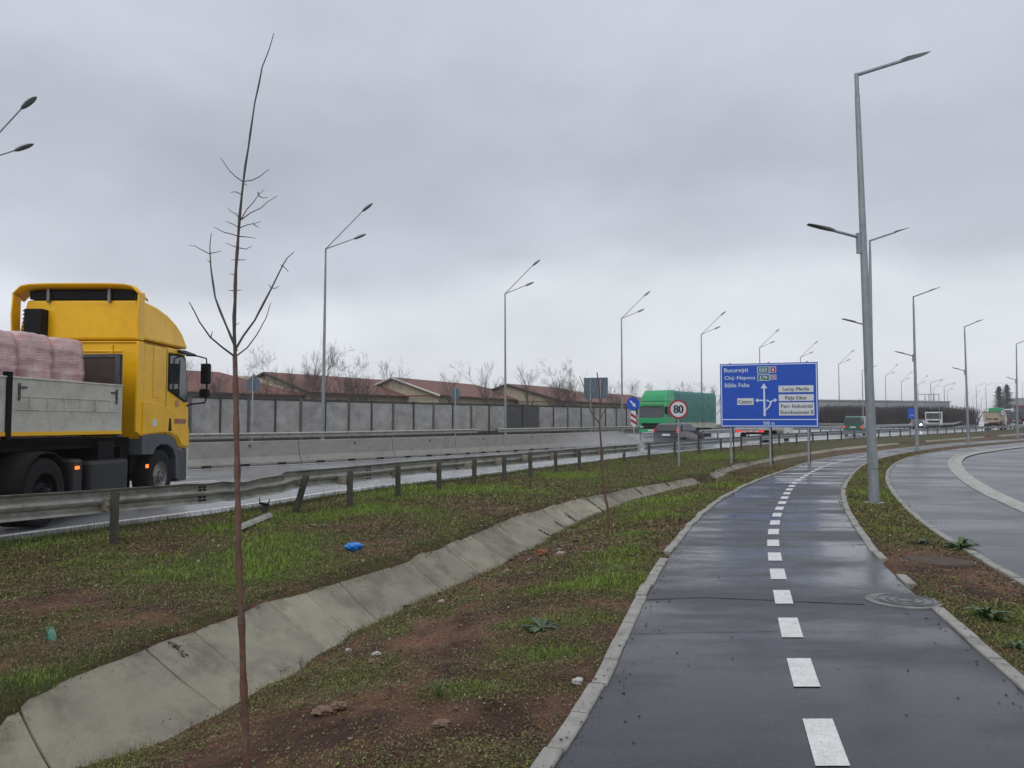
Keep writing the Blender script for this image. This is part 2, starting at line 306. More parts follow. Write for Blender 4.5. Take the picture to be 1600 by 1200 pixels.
zDL = lin([(2,-.42),(11,-.42),(17,-.34),(24,-.25),(35,-.2),(60,0.0),(900,0)])
zDU = lin([(2,-.04),(35,-.04),(60,.12),(100,.2),(900,.2)])
cDU = curve([(-6,-5.6)]+[(p.y,p.x) for p in [P(a,b,-.04) for a,b in [(55,1072),(227,1009),(400,943),(540,899),(680,851),(825,798),(912,776),(1000,758),(1082,745)]]]+[(30,8.3),(45.7,18.2),(64,33.3),(83,49.5),(101,65),(132,91),(200,145),(900,700)])
dl = []
for a,b in [(121,1200),(190,1178),(400,1079),(497,1019),(650,940),(759,892),(904,816),(1000,781)]:
    z = -.42
    for _ in range(6): z = float(zDL(P(a,b,z).y))
    p = P(a,b,z); dl.append((p.y,p.x))
cDL = curve([(-6,-5.0)]+dl+[(24.4,6.3),(30,8.62),(45.7,18.5),(64,33.7),(83,49.9),(101,65.4),(132,91.5),(200,146),(900,701)])
def bounds(Y):
    Y = np.asarray(Y,float); o = np.ones_like(Y)
    PL,PR,SR,K2,R,E,Mm,F,B,DU,DL = cPL(Y)-.10,cPR(Y)+.10,cSR(Y)-.12,cK2(Y)+.55,cR(Y),cE(Y),cM(Y),cF(Y),cB(Y),cDU(Y),cDL(Y)
    X = [-3000*o, B-80, B, F-.6, F-.3, Mm-.2, Mm+.1, E-.15, E, R, DU-.0+.05*fbm(Y*2.1,Y*0+3,3)*np.clip((40-Y)/10,0,1), DU+.14, DL+.0, DL+.02+.12*fbm(Y*2.7,Y*0+9,3), PL, PL+.15, PR-.15, PR, SR, SR+.15, K2, K2+80, 3000*o]
    ze,zm,zmf,zf = zE(Y),zM(Y),zMf(Y),zF(Y); fz = np.clip((Y-150)/60,0,1)
    Z = [.2*o, .35*o, zf-.05, zf-.03, zf-.12, zmf-.14, zm-.14, ze-.12, ze-.02, zR(Y), zDU(Y)+.014, zDU(Y)-.16, zDL(Y)-.12, zDL(Y)+.022, -.005*o, -.10*o, -.10*o, -.005*o, -.005*o, -.12*o, -.16*o, -.16*o, -.2*o]
    X = np.array(X); X = np.maximum.accumulate(X,axis=0); return X, np.array(Z)
ROUGH = {2:.06, 9:1.0, 13:1.0, 17:.8}                          # rolling of the open ground between lines i and i+1
ROUGHI = {9:.035, 13:.045, 17:.03, 8:.02, 1:.1}
def ground(X, Y):
    X = np.atleast_1d(np.asarray(X,float)); Y = np.atleast_1d(np.asarray(Y,float)); BX,BZ = bounds(Y)
    k = np.clip((BX <= X[None]).sum(0)-1, 0, len(BX)-2); ar = np.arange(len(Y))
    x0,x1,z0,z1 = BX[k,ar],BX[k+1,ar],BZ[k,ar],BZ[k+1,ar]
    s = np.clip((X-x0)/np.maximum(x1-x0,1e-6),0,1); z = z0+(z1-z0)*s
    sm = np.where(k==13, z0+(z1-z0)*(1-(1-s)**1.6), z)
    amp = np.zeros_like(z)
    for q,a in ROUGHI.items(): amp = np.where(k==q,a,amp)
    edge = np.clip(np.minimum(s,1-s)*(x1-x0)/.25,0,1)
    n = (fbm(X*1.6+50,Y*1.6+50,3)-.5)*2.2+(fbm(X*9+9,Y*9+3,3)-.5)*1.1+(fbm(X*28,Y*28,2)-.5)*.6
    return sm+amp*edge*n, k, s
def gz(x,y): return float(ground([x],[y])[0][0])
# ------------------------------------------------------------------ where the bare soil and the bright grass patches lie
PATCH = []
def patch(px,py,rx,ry,z,g):
    c = P(px,py,z); a = abs(P(px+rx,py,z).x-c.x); b = (P(px,py-ry,z).y-P(px,py+ry,z).y)/2
    PATCH.append((c.x,c.y,a,b,g))
for q in [(1030,812,60,9),(1035,786,80,7),(960,892,100,16),(905,925,110,13),(880,985,120,16),(870,1040,70,17),(720,1100,80,14),(990,870,40,10),(1120,765,60,5),(620,965,26,10),(1000,840,40,6)]: patch(*q,-.12,1.0)
for q in [(440,860,90,22),(410,900,60,18),(770,768,80,9),(30,850,80,18),(230,900,60,16),(620,770,60,8),(60,1060,60,16),(560,800,50,12),(900,745,60,6),(330,830,50,10),(1130,715,80,5)]: patch(*q,-.02,.9)
for q in [(1390,745,40,12),(1350,790,40,16),(1375,775,30,12),(1545,965,40,12),(1590,1000,30,10),(1375,820,30,12)]: patch(*q,0,.7)
for q in [(620,850,70,22),(560,830,60,12),(760,800,60,12),(150,930,90,22),(70,960,60,16),(850,850,90,12),(760,960,160,26),(560,1120,140,50),(330,1180,120,40),(820,1140,110,30),(700,1000,60,30),(1040,840,30,8)]: patch(*q,-.1,-.7)
for q in [(1470,885,90,14),(1560,925,60,16),(1440,870,60,8),(1540,1060,60,30)]: patch(*q,0,-.9)
def greenness(X,Y,k):
    base = np.select([k==9,k==13,k==17,k==8],[.64,.36,.38,.62],.5)
    g = base+(fbm(X*.9+3,Y*.9+8,4)-.5)*1.5+(fbm(X*4+70,Y*4+20,3)-.5)*.7
    for cx,cy,a,b,s in PATCH:
        g = g+np.where(s>0,.9,.9)*s*np.exp(-((X-cx)/a)**2-((Y-cy)/b)**2)
    return g
def gcolor(X,Y,k,g):
    soil = np.array([.048,.024,.015]); soil2 = np.array([.175,.088,.053]); moss = np.array([.060,.052,.018]); gr = np.array([.055,.070,.017])
    n = np.clip((fbm(X*2.5+11,Y*2.5+40,4)-.3)*2.2,0,1)[:,None]; c = soil*(1-n)+soil2*n
    a = np.clip((g-.15)*2.6,0,1)[:,None]; c = c*(1-a)+moss*a
    a = np.clip((g-.65)*2.2,0,1)[:,None]; c = c*(1-a)+gr*a
    return c
rows = np.concatenate([np.arange(-6,2,.5),np.arange(2,14,.05),np.arange(14,30,.14),np.arange(30,60,.6),np.arange(60,150,2.5),np.arange(150,400,10),[430,500,600,800,1100,1600,2600]])
BX,BZ = bounds(rows); nsub = [3,14,6,1,3,1,6,1,5,60,2,3,2,64,1,6,1,26,1,4,6,4]
cx = []
for i,n in enumerate(nsub):
    for j in range(n): cx.append(BX[i]+(BX[i+1]-BX[i])*j/n)
cx.append(BX[-1]); CX = np.array(cx).T; CY = np.repeat(rows[:,None],CX.shape[1],1)
gzv,gk,gs = ground(CX.ravel(),CY.ravel()); gg = greenness(CX.ravel(),CY.ravel(),gk)
V = np.stack([CX.ravel(),CY.ravel(),gzv],1); nr,nc = CX.shape
I = (np.arange(nr-1)[:,None]*nc+np.arange(nc-1)[None]).ravel(); Fq = np.stack([I,I+1,I+nc+1,I+nc],1)
M['ground'] = tinted('soil_and_moss', rough=.85, vary=.5, scale=38, bump=.012, bscale=70)
tag(mesh_np('ground',V,Fq,M['ground'],smooth=True,cols=gcolor(CX.ravel(),CY.ravel(),gk,gg),nper=4), kind='structure')
# ------------------------------------------------------------------ paved sheets
def strip(name, fa, fb, za, zb, ys, mat, nx=4, kind='structure'):
    ys = np.asarray(ys,float); A,B_,ZA,ZB = fa(ys),fb(ys),za(ys),zb(ys); t = np.linspace(0,1,nx+1)
    X = A[:,None]*(1-t)+B_[:,None]*t; Z = ZA[:,None]*(1-t)+ZB[:,None]*t; Y = np.repeat(ys[:,None],nx+1,1)
    V = np.stack([X.ravel(),Y.ravel(),Z.ravel()],1); I = (np.arange(len(ys)-1)[:,None]*(nx+1)+np.arange(nx)[None]).ravel()
    o = mesh_np(name,V,np.stack([I,I+1,I+nx+2,I+nx+1],1),mat,smooth=True,nper=4); return tag(o,kind=kind)
Z0 = lambda z: (lambda Y: np.zeros_like(np.asarray(Y,float))+z)
ysn = np.concatenate([np.arange(-6,40,.25),np.arange(40,150,1.5),np.arange(150,420,6),[500,700,900]])
def ol(f,d): return lambda Y: f(Y)+d*np.sqrt(1+((f(Y+.2)-f(Y-.2))/.4)**2)     # same line moved sideways by d metres
strip('highway_near_carriageway', lambda Y:cM(Y)+.02, cE, zM, zE, ysn, M['hwy'], 6)
strip('highway_far_carriageway', lambda Y:cF(Y)-.3, lambda Y:cM(Y)-.02, zF, zMf, ysn, M['hwy'], 6)
strip('cycle_path', cPL, cPR, Z0(0), Z0(0), ysn[ysn<200], M['path'], 6)
strip('pavement', cSR, cK2, Z0(0), Z0(0), ysn[ysn<200], M['pave'], 4)
strip('gutter', ol(cK2,.13), ol(cK2,.50), Z0(-.012), Z0(-.03), ysn[ysn<200], M['gutter'], 2)
strip('service_road', ol(cK2,.49), lambda Y: cK2(Y)+70, Z0(-.08), Z0(-.12), ysn[ysn<200], M['lane'], 6)
strip('edge_line', lambda Y:ol(cL,-.08)(Y), ol(cL,.08), lambda Y:zE(Y)+.006, lambda Y:zE(Y)+.006, ysn[ysn<140], M['white'], 1)
strip('median_line', ol(cM,.85), ol(cM,.97), lambda Y:zM(Y)+.006, lambda Y:zM(Y)+.006, ysn[(ysn>12)&(ysn<140)], M['white'], 1)
# lane dashes of the highway
def dashes(f, z, y0, y1, ln, gap, wd, name, mat, skew=0.0):
    mb = MB(); y = y0
    while y < y1:
        s = float((f(y+.3)-f(y-.3))/.6); dy = 1/math.sqrt(1+s*s)
        n = max(2,int(ln/.5)); ring = []
        for k in range(n+1):
            yy = y+ln*dy*k/n; sl = float((f(yy+.2)-f(yy-.2))/.4); q = math.sqrt(1+sl*sl); nx_,ny_ = 1/q,-sl/q; x = float(f(yy)); zz = z(yy)
            ring.append(((x-nx_*wd/2,yy-ny_*wd/2,zz),(x+nx_*wd/2,yy+ny_*wd/2,zz)))
        for a,b in zip(ring,ring[1:]): mb.add([a[0],a[1],b[1],b[0]],[(0,1,2,3)])
        y += (ln+gap)*dy
    return tag(mb.build(name,mat),kind='structure')
dashes(lambda Y: cE(Y)*.52+cM(Y)*.48, lambda y: float(zE(y)*.52+zM(y)*.48)+.006, 12, 130, 3, 4.5, .13, 'lane_dashes', M['white'])
# cycle path dashes placed by the photograph's rows
ctr = curve([(y,x) for y,x in pix([(1332,1290),(1289,1160),(1253,1047),(1233.5,977),(1222.5,930),(1215,895),(1210,867),(1208,846),(1209,828),(1212,812),(1216,799),(1223,784),(1232,767),(1243,754),(1258,744),(1280,732),(1310,722),(1350,713)])]+[(48,24),(66,39.8)])
mb = MB(); y = P(1290,1198).y
while y < 60:
    s = float((ctr(y+.2)-ctr(y-.2))/.4); q = math.sqrt(1+s*s); n_ = 3; ring = []
    ln = .60*random.uniform(.97,1.03)
    for k in range(n_+1):
        yy = y+ln/q*k/n_; x = float(ctr(yy)); ring.append(((x-.084/q*1.0,yy+.084*s/q*.0,.005),(x+.084/q,yy,.005)))
    for a,b in zip(ring,ring[1:]): mb.add([a[0],a[1],b[1],b[0]],[(0,1,2,3)])
    y += 1.12/q*(1.0 if y<9 else 1.0)
tag(mb.build('cycle_path_markings',M['white']),kind='structure')
mb = MB()
for (a,b,c_,d_) in [(1548,738,1556,725),(1556,725,1580,715),(1552,748,1575,757),(1520,750,1600,748)]:
    p,q = P(a,b,-.105),P(c_,d_,-.105); t = (q-p).normalized(); nn = Vector((-t.y,t.x,0))*.04
    for k in range(7):
        u,v = k/7+random.uniform(0,.05),(k+random.uniform(.4,.8))/7
        A,B_ = p.lerp(q,u),p.lerp(q,v); mb.add([A-nn,B_-nn,B_+nn,A+nn],[(0,1,2,3)])
o = tag(mb.build('worn_road_markings',M['gutter']),kind='structure'); o.location.z = .02
# ------------------------------------------------------------------ kerbs: stone after stone, slightly out of line
def kerb(name, f, y0, y1, wd, side, ln, top, mat, skip=(), jit=.006, depth=.14):
    mb = MB(); y = y0
    while y < y1:
        s = float((f(y+.2)-f(y-.2))/.4); q = math.sqrt(1+s*s); L_ = ln*(1 if y<45 else 3); ye = y+L_/q
        if not any(a<=(y+ye)/2<=b for a,b in skip):
            j = random.uniform(-jit,jit); zt = top+random.uniform(-jit,jit)*.6; g = .0075 if y<45 else 0
            pts = []
            for yy in (y+g,(y+ye)/2,ye-g):
                sl = float((f(yy+.2)-f(yy-.2))/.4); qq = math.sqrt(1+sl*sl); x = float(f(yy)); nx_,ny_ = 1/qq*side,-sl/qq*side
                pts.append((Vector((x+nx_*j,yy+ny_*j,0)),Vector((x+nx_*(wd+j),yy+ny_*(wd+j),0))))
            vs = []
            for a,b in pts: vs += [a+Vector((0,0,zt-depth)),a+Vector((0,0,zt-.008)),a+(b-a)*.08+Vector((0,0,zt)),b+(a-b)*.08+Vector((0,0,zt)),b+Vector((0,0,zt-.008)),b+Vector((0,0,zt-depth))]
            fs = [(r*6+k,r*6+k+1,(r+1)*6+k+1,(r+1)*6+k) for r in range(2) for k in range(5)]+[(0,1,2,3,4,5),(17,16,15,14,13,12)]
            mb.add(vs,fs)
        y = ye
    return tag(mb.build(name,mat),kind='structure')
kerb('cycle_path_kerb', cPL, 2.4, 120, .10, -1, .5, .022, M['kerb'], skip=((9.05,9.45),), jit=.012)
kerb('cycle_path_kerb', cPR, 2.4, 120, .10, 1, .5, .020, M['kerb'], skip=((P(1400,905).y,P(1374,872).y),(P(1447,945).y-.05,P(1412,917).y)), jit=.01)
kerb('pavement_kerb', cSR, 2.4, 120, .10, -1, .5, .020, M['kerb'], jit=.01)
kerb('road_kerb', cK2, 8, 120, .13, 1, .5, .022, M['gutter'])
# ------------------------------------------------------------------ concrete-lined ditch: slab after slab
mb = MB(); y = 1.2; i = 0; tones = []
nt_ = M['ditch'].node_tree; b_ = nt_.nodes['Principled BSDF']; src = b_.inputs['Base Color'].links[0].from_socket; at_ = nt_.nodes.new('ShaderNodeAttribute'); at_.attribute_name = 'tint'; vm = nt_.nodes.new('ShaderNodeVectorMath'); vm.operation = 'MULTIPLY'; nt_.links.new(src,vm.inputs[0]); nt_.links.new(at_.outputs['Color'],vm.inputs[1]); nt_.links.new(vm.outputs[0],b_.inputs['Base Color'])
lens = [2.0,1.0,2.05,1.0,1.0,2.0,1.0,2.0,1.0,1.05]
while y < 118:
    s = float((cDU(y+.3)-cDU(y-.3))/.6); q = math.sqrt(1+s*s); L_ = lens[i%10]*.52*(1 if y<30 else 2.5); ye = y+L_/q; i += 1
    if not (23.4<y<25.2 or 60<y<66 or 88<y<94):
        g = .0055 if y<30 else .0; dz = random.uniform(-.008,.008); vs = []
        nn = 4; skew = .22 if y<30 else 0
        for yy in [y+g+(ye-y-2*g)*k/nn for k in range(nn+1)]:
            xu,zu = float(cDU(yy)),float(zDU(yy))+dz
            yl = yy-skew; xl,zl = float(cDL(yl)),float(zDL(yl))+dz
            ju = (fbm(yy*3,7.0,3)-.5)*.07*(1 if y<30 else 0)
            vs += [(xu-.14+ju,yy+.05,zu-.05),(xu-.10+ju,yy+.04,zu+.0),(xu+.0,yy,zu+.005),(xu*.5+xl*.5,(yy+yl)/2,(zu+zl)/2-.01),(xl,yl,zl+.004),(xl+.10,yl-.04,zl-.002),(xl+.10,yl-.04,zl-.08)]
        fs = [(r*7+k,r*7+k+1,(r+1)*7+k+1,(r+1)*7+k) for r in range(nn) for k in range(6)]
        n0 = len(vs); fs += [(0,1,2,3,4,5,6)[::-1],tuple(nn*7+k for k in range(7))]
        mb.add(vs,fs); tones += [random.choice((.82,.92,1.0,1.0,1.08,1.16))*random.uniform(.95,1.05)]*len(vs)
    y = ye
o = tag(mb.build('drainage_channel',M['ditch']),kind='structure')
at = o.data.color_attributes.new('tint','FLOAT_COLOR','POINT')
for i_,t_ in enumerate(tones): at.data[i_].color = (t_,t_,t_*.98,1)
bv = o.modifiers.new('bevel','BEVEL'); bv.width = .006; bv.segments = 1; bv.limit_method = 'ANGLE'
# ------------------------------------------------------------------ grass, moss and weeds on the open ground
M['blade'] = tinted('grass_blades', rough=.6, vary=.3, scale=6)
def grass(name, zones, n, y0, y1, label, hmul=1.0, leaf=.5, pw=1.0):
    Y = y0*(y1/y0)**(RNG.random(n)**pw); BX,_ = bounds(Y); a,b = zones
    X = BX[a]+(BX[b]-BX[a])*RNG.random(n)*(1.025 if b==10 else 1.0)
    zz,k,s = ground(X,Y); g = greenness(X,Y,k)+RNG.normal(0,.10,n)
    keep = RNG.random(n) < np.clip(.22+g*1.25,.10,1.0)
    X,Y,zz,g,k = X[keep],Y[keep],zz[keep],g[keep],k[keep]; n = len(X)
    Vs,Fs,Cs = [],[],[]; base = 0
    isleaf = RNG.random(n) < np.clip(leaf+.35-g*.5,.08,.95)
    dist = np.sqrt(X**2+Y**2); sc = np.clip(dist/7,.8,2.6)
    # blades: three per tuft, each bent once
    bi = np.where(~isleaf)[0]
    for r in range(4):
        m = len(bi); az = RNG.random(m)*6.283; h = hmul*(.009+.014*np.clip(g[bi],0,1.5)**1.5)*np.exp(RNG.normal(-.1,.5,m))*np.sqrt(sc[bi]); wd = .0022*sc[bi]*RNG.uniform(.7,1.4,m)
        le = RNG.uniform(.1,.8,m)*h; ox = X[bi]+RNG.normal(0,.012,m)*sc[bi]; oy = Y[bi]+RNG.normal(0,.012,m)*sc[bi]; z = zz[bi]-.004
        dx,dy = np.cos(az),np.sin(az); sx,sy = -dy*wd,dx*wd
        v = np.stack([np.stack([ox-sx,oy-sy,z],1),np.stack([ox+sx,oy+sy,z],1),np.stack([ox+sx*.7+dx*le*.35,oy+sy*.7+dy*le*.35,z+h*.6],1),np.stack([ox-sx*.7+dx*le*.35,oy-sy*.7+dy*le*.35,z+h*.6],1),np.stack([ox+dx*le,oy+dy*le,z+h],1)],1).reshape(-1,3)
        b = base+np.arange(m)*5; Fs += [np.stack([b,b+1,b+2],1),np.stack([b,b+2,b+3],1),np.stack([b+3,b+2,b+4],1)]; Vs.append(v); base += m*5
        gg = np.clip(g[bi],0,1.4)[:,None]; dry = (RNG.random(m)<np.clip(.40-.35*g[bi],.04,.5))[:,None]
        c = np.array([.125,.106,.034])*(1-np.clip(gg,0,1))+np.array([.135,.185,.034])*np.clip(gg,0,1)+np.array([.03,.055,.002])*np.clip(gg-.85,0,.5)*2
        c = np.where(dry,np.array([.22,.155,.075]),c)*RNG.uniform(.45,1.6,(m,1)); Cs.append(np.repeat(c,5,0))
    # leaves and litter: little tilted ovals close to the ground
    li = np.where(isleaf)[0]
    for r in range(5):
        m = len(li); az = RNG.random(m)*6.283; L_ = .0070*RNG.uniform(.5,1.7,m)*sc[li]; W_ = L_*RNG.uniform(.3,.7,m); tl = RNG.normal(.15,.45,m)
        ox = X[li]+RNG.normal(0,.03,m)*sc[li]; oy = Y[li]+RNG.normal(0,.03,m)*sc[li]; z = zz[li]+RNG.uniform(.001,.016,m)
        dx,dy = np.cos(az),np.sin(az)
        v = np.stack([np.stack([ox-dx*L_,oy-dy*L_,z-tl*L_],1),np.stack([ox-dy*W_,oy+dx*W_,z+L_*.2],1),np.stack([ox+dx*L_,oy+dy*L_,z+tl*L_],1),np.stack([ox+dy*W_,oy-dx*W_,z+L_*.1],1)],1).reshape(-1,3)
        b = base+np.arange(m)*4; Fs += [np.stack([b,b+1,b+2],1),np.stack([b,b+2,b+3],1)]; Vs.append(v); base += m*4
        gl = np.clip(g[li],0,1)[:,None]; q = RNG.random((m,1))
        brown = np.array([.140,.072,.040]); olive = np.array([.130,.122,.036]); green = np.array([.120,.175,.045]); pale = np.array([.30,.25,.17])
        c = np.where(q<.5-.4*gl,brown,np.where(q<.80,olive,green)); c = np.where(q>.965,pale,c)*RNG.uniform(.35,1.6,(m,1)); Cs.append(np.repeat(c,4,0))
    o = mesh_np(name,np.concatenate(Vs),np.concatenate(Fs),M['blade'],cols=np.concatenate(Cs))
    return tag(o,label,'grass',kind='stuff')
GD = 1.0
grass('grass',(13,14),int(125000*GD),2.3,30,'patchy grass and weeds on the bank between ditch and cycle path',leaf=.55)
grass('grass',(8,10),int(150000*GD),3.6,45,'rough grass on the verge between guardrail and concrete ditch',hmul=.9,leaf=.5)
grass('grass',(17,18),int(55000*GD),3.2,45,'grass and brown weeds in the strip between cycle path and pavement',leaf=.5)
# taller ragged fringe along the asphalt edge and along the ditch
def fringe(name,f,n,y0,y1,spread,h,label):
    Y = y0*(y1/y0)**RNG.random(n); X = f(Y)+RNG.normal(0,spread,n); z,k,s = ground(X,Y); keep = (fbm(Y*2.2,X*.3+5,3)+RNG.normal(0,.08,n))>.36
    X,Y,z = X[keep],Y[keep],z[keep]; m = len(X); az = RNG.random(m)*6.283; sc = np.clip(Y/8,.7,2.6); hh = h*RNG.uniform(.3,1.3,m); wd = .002*sc; le = hh*RNG.uniform(.05,.5,m)
    dx,dy = np.cos(az),np.sin(az); sx,sy = -dy*wd,dx*wd
    v = np.stack([np.stack([X-sx,Y-sy,z-.01],1),np.stack([X+sx,Y+sy,z-.01],1),np.stack([X+dx*le,Y+dy*le,z+hh],1)],1).reshape(-1,3)
    c = np.where(RNG.random((m,1))<.4,np.array([.09,.075,.035]),np.array([.055,.085,.020]))*RNG.uniform(.5,1.4,(m,1))
    return tag(mesh_np(name,v,(np.arange(m)*3)[:,None]+np.arange(3)[None],M['blade'],cols=np.repeat(c,3,0)),label,'grass',kind='stuff')
fringe('grass',lambda Y:cE(Y)+.22,26000,5,50,.16,.13,'ragged taller grass along the white edge line of the highway')
fringe('grass',lambda Y:cDU(Y)-.05,26000,3.2,28,.07,.032,'short grass hanging over the upper edge of the concrete ditch')
fringe('grass',lambda Y:cDL(Y)+.26,4200,2.8,24,.14,.07,'dry weeds along the foot of the concrete ditch')
# ------------------------------------------------------------------ stones and clods
M['stone'] = tinted('stones', rough=.85, vary=.4, scale=50, bump=.003)
def rock_np(c, r, sq=.6):
    bm = bmesh.new(); bmesh.ops.create_icosphere(bm, subdivisions=1, radius=1.0)
    v = np.array([x.co[:] for x in bm.verts]); f = np.array([[q.index for q in fc.verts] for fc in bm.faces]); bm.free()
    return v,f
rv,rf = rock_np(0,1)
def stones(name, zone, n, y0, y1, label, ell=None, r0=.005, r1=.022):
    Y = y0*(y1/y0)**RNG.random(n); BX,_ = bounds(Y); X = BX[zone]+(BX[zone+1]-BX[zone])*RNG.random(n)
    if ell is not None:
        c,a,b = ell; X = c.x+RNG.normal(0,a,n); Y = c.y+RNG.normal(0,b,n)
    z,k,s = ground(X,Y); ok = k==zone; X,Y,z = X[ok],Y[ok],z[ok]; m = len(X)
    r = r0+(r1-r0)*RNG.random(m)**3; r = r*np.clip(Y/7,.8,1.6)
    v = rv[None]*RNG.uniform(.6,1.25,(m,len(rv),1))*np.stack([r*RNG.uniform(.7,1.3,m),r*RNG.uniform(.7,1.3,m),r*.6],1)[:,None]+np.stack([X,Y,z+r*.15],1)[:,None]
    f = rf[None]+(np.arange(m)*len(rv))[:,None,None]
    pal = np.array([[.085,.055,.038],[.11,.07,.045],[.14,.12,.10],[.22,.10,.06],[.26,.24,.21]]); c = pal[RNG.choice(5,m,p=[.42,.28,.17,.07,.06])]*RNG.uniform(.6,1.2,(m,1))
    return tag(mesh_np(name,v.reshape(-1,3),f.reshape(-1,3),M['stone'],cols=np.repeat(c,len(rv),0)),label,'stones',kind='stuff')
stones('rubble',13,2600,2.4,20,'small stones and clods scattered over the soil of the bank')
stones('rubble',13,500,8,16,'heap of brick rubble and pale stones beside the ditch foot',ell=(P(880,862,-.2),.55,1.6),r0=.008,r1=.045)
stones('rubble',9,700,4,30,'small stones scattered in the highway verge')
stones('rubble',17,900,3.5,16,'small stones and clods scattered in the strip beside the pavement')

# crumbs of soil and leaf on the edges of the cycle path and its kerbs
n = 1500; Y = 2.6*(22/2.6)**RNG.random(n); sd_ = RNG.random(n)<.5; X = np.where(sd_, cPL(Y)-.08+np.abs(RNG.normal(0,.16,n)), cPR(Y)+.08-np.abs(RNG.normal(0,.18,n)))
nk = int(n*.12); X[:nk] = cPL(Y[:nk])+(cPR(Y[:nk])-cPL(Y[:nk]))*RNG.random(nk)
onk = (X<cPL(Y))|(X>cPR(Y)); Z = np.where(onk,.026,.004); r = .0022+.0075*RNG.random(n)**4
v = rv[None]*RNG.uniform(.5,1.3,(n,len(rv),1))*np.stack([r*1.3,r,r*.35],1)[:,None]+np.stack([X,Y,Z],1)[:,None]; f = rf[None]+(np.arange(n)*len(rv))[:,None,None]
pal = np.array([[.035,.022,.015],[.07,.045,.03],[.11,.085,.05]]); c = pal[RNG.choice(3,n,p=[.55,.3,.15])]
tag(mesh_np('debris',v.reshape(-1,3),f.reshape(-1,3),M['stone'],cols=np.repeat(c,len(rv),0)),'crumbs of soil and leaf litter along the cycle path kerbs','debris',kind='stuff')

def seam(pts,wd,mat,name='asphalt_joint'):
    m = MB(); q = []
    for i in range(len(pts)-1):
        a,b = P(*pts[i],.0),P(*pts[i+1],.0); n_ = max(3,int((b-a).length/.04))
        for k in range(n_): q.append(a.lerp(b,k/n_))
    q.append(P(*pts[-1],.0)); prev = None
    for i,p_ in enumerate(q):
        o_ = (float(fbm(i*.21,7.7,3))-.5)*.05; w_ = wd*(.35+1.3*float(fbm(i*.5,3.3,2))); c_ = (Vector((p_.x,p_.y+o_-w_/2,.0035)),Vector((p_.x,p_.y+o_+w_/2,.0035)))
        if prev: m.add([prev[0],c_[0],c_[1],prev[1]],[(0,1,2,3)])
        prev = c_
    return tag(m.build(name,mat),kind='structure')
M['crack'] = pm('dark_open_joint',(.010,.010,.011),(.022,.022,.022),scale=30,rough=.8,spec=.2)
seam([(1004,938),(1100,934),(1200,938),(1290,942),(1350,945)],.016,M['crack'])
seam([(984,991),(1090,988),(1210,986)],.010,pm('pale_silt_line',(.11,.11,.11),(.07,.07,.07),scale=20,rough=.7))
# ------------------------------------------------------------------ guardrails
WPROF = [(.0,-.155),(.012,-.150),(.030,-.135),(.092,-.110),(.094,-.075),(.030,-.035),(.012,0),(.030,.035),(.094,.075),(.092,.110),(.030,.135),(.012,.150),(.0,.155)]
def wbeam(mb, pts, side, zoff=None, scale=1.0, tilt=None):
    "pts: centre-line points of the beam; the W bulges to the given side (horizontal normal)"
    n = len(WPROF); vs = []
    for i,p in enumerate(pts):
        t = (pts[min(i+1,len(pts)-1)]-pts[max(i-1,0)]); t.z = 0; t.normalize(); nn = Vector((t.y,-t.x,0))*side
        k = tilt[i] if tilt else 0
        for a,b in WPROF:
            a2,b2 = a*scale,b*scale; vs.append(p+nn*(a2*math.cos(k)-b2*math.sin(k))+Vector((0,0,a2*math.sin(k)+b2*math.cos(k))))
    fs = [(i*n+j,i*n+j+1,(i+1)*n+j+1,(i+1)*n+j) for i in range(len(pts)-1) for j in range(n-1)]
    mb.add(vs,fs,False)
def along(f, y0, step, nmax, y1):
    ys = []; y = y0
    while y < y1 and len(ys) < nmax:
        ys.append(y); s = float((f(y+.3)-f(y-.3))/.6); y += step/math.sqrt(1+s*s)
    return ys
def fpt(f,y,z): return Vector((float(f(y)),y,z))
def nrm(f,y):
    s = float((f(y+.3)-f(y-.3))/.6); q = math.sqrt(1+s*s); return Vector((1/q,-s/q,0)), Vector((s/q,1/q,0))
# near rail: posts where the photograph has them
near_px = [(175,855,768),(460,805,738),(545,795,736),(621,778,728),(685,768,722),(740,762,717),(787,754,711),(828,748,706),(868,741,704),(905,735,701),(940,730,699),(975,724,697)]
g1 = empty('guardrail',(0,0,0),0,'dented grey guardrail beside the near lane, running from the yellow truck past the thin trees','guardrail')
post_y = []
BACK = .20
for i,(a,b,t) in enumerate(near_px):
    p = P(a,b,-.02 if i>1 else -.03); z = gz(p.x,p.y); d = p.y; ztop = CAMH-(t-HOR)/FPX*d; nn,tt = nrm(cR,p.y); ang = math.atan2(tt.x,tt.y)
    post_y.append((p,ztop)); lean = -.22 if i==1 else random.uniform(-.02,.02)
    m = MB(); h = ztop-z+.25
    # sigma post: web with two flanges
    m.box((0,0,h/2-.25),(.10,.006,h)); m.box((-.05,.022,h/2-.25),(.006,.05,h)); m.box((.05,.022,h/2-.25),(.006,.05,h)); m.box((.035,.045,h/2-.25),(.03,.005,h))
    o = m.build('post',M['post'],g1); o.location = (p.x,p.y,z); o.rotation_euler = (.10 if i==1 else 0,-lean if i==1 else lean,-ang+math.pi/2*0)
    if i == 1: o.rotation_euler = (-.05,.30,-ang)
    m = MB(); m.box((-.15,.0,h-.25-.17),(.20,.09,.17)); m.cyl((-.045,-.04,h-.42),(-.045,-.07,h-.42),.018,n=6)
    s = m.build('spacer',M['spacer'],g1,bevel=.008); s.location = o.location; s.rotation_euler = o.rotation_euler
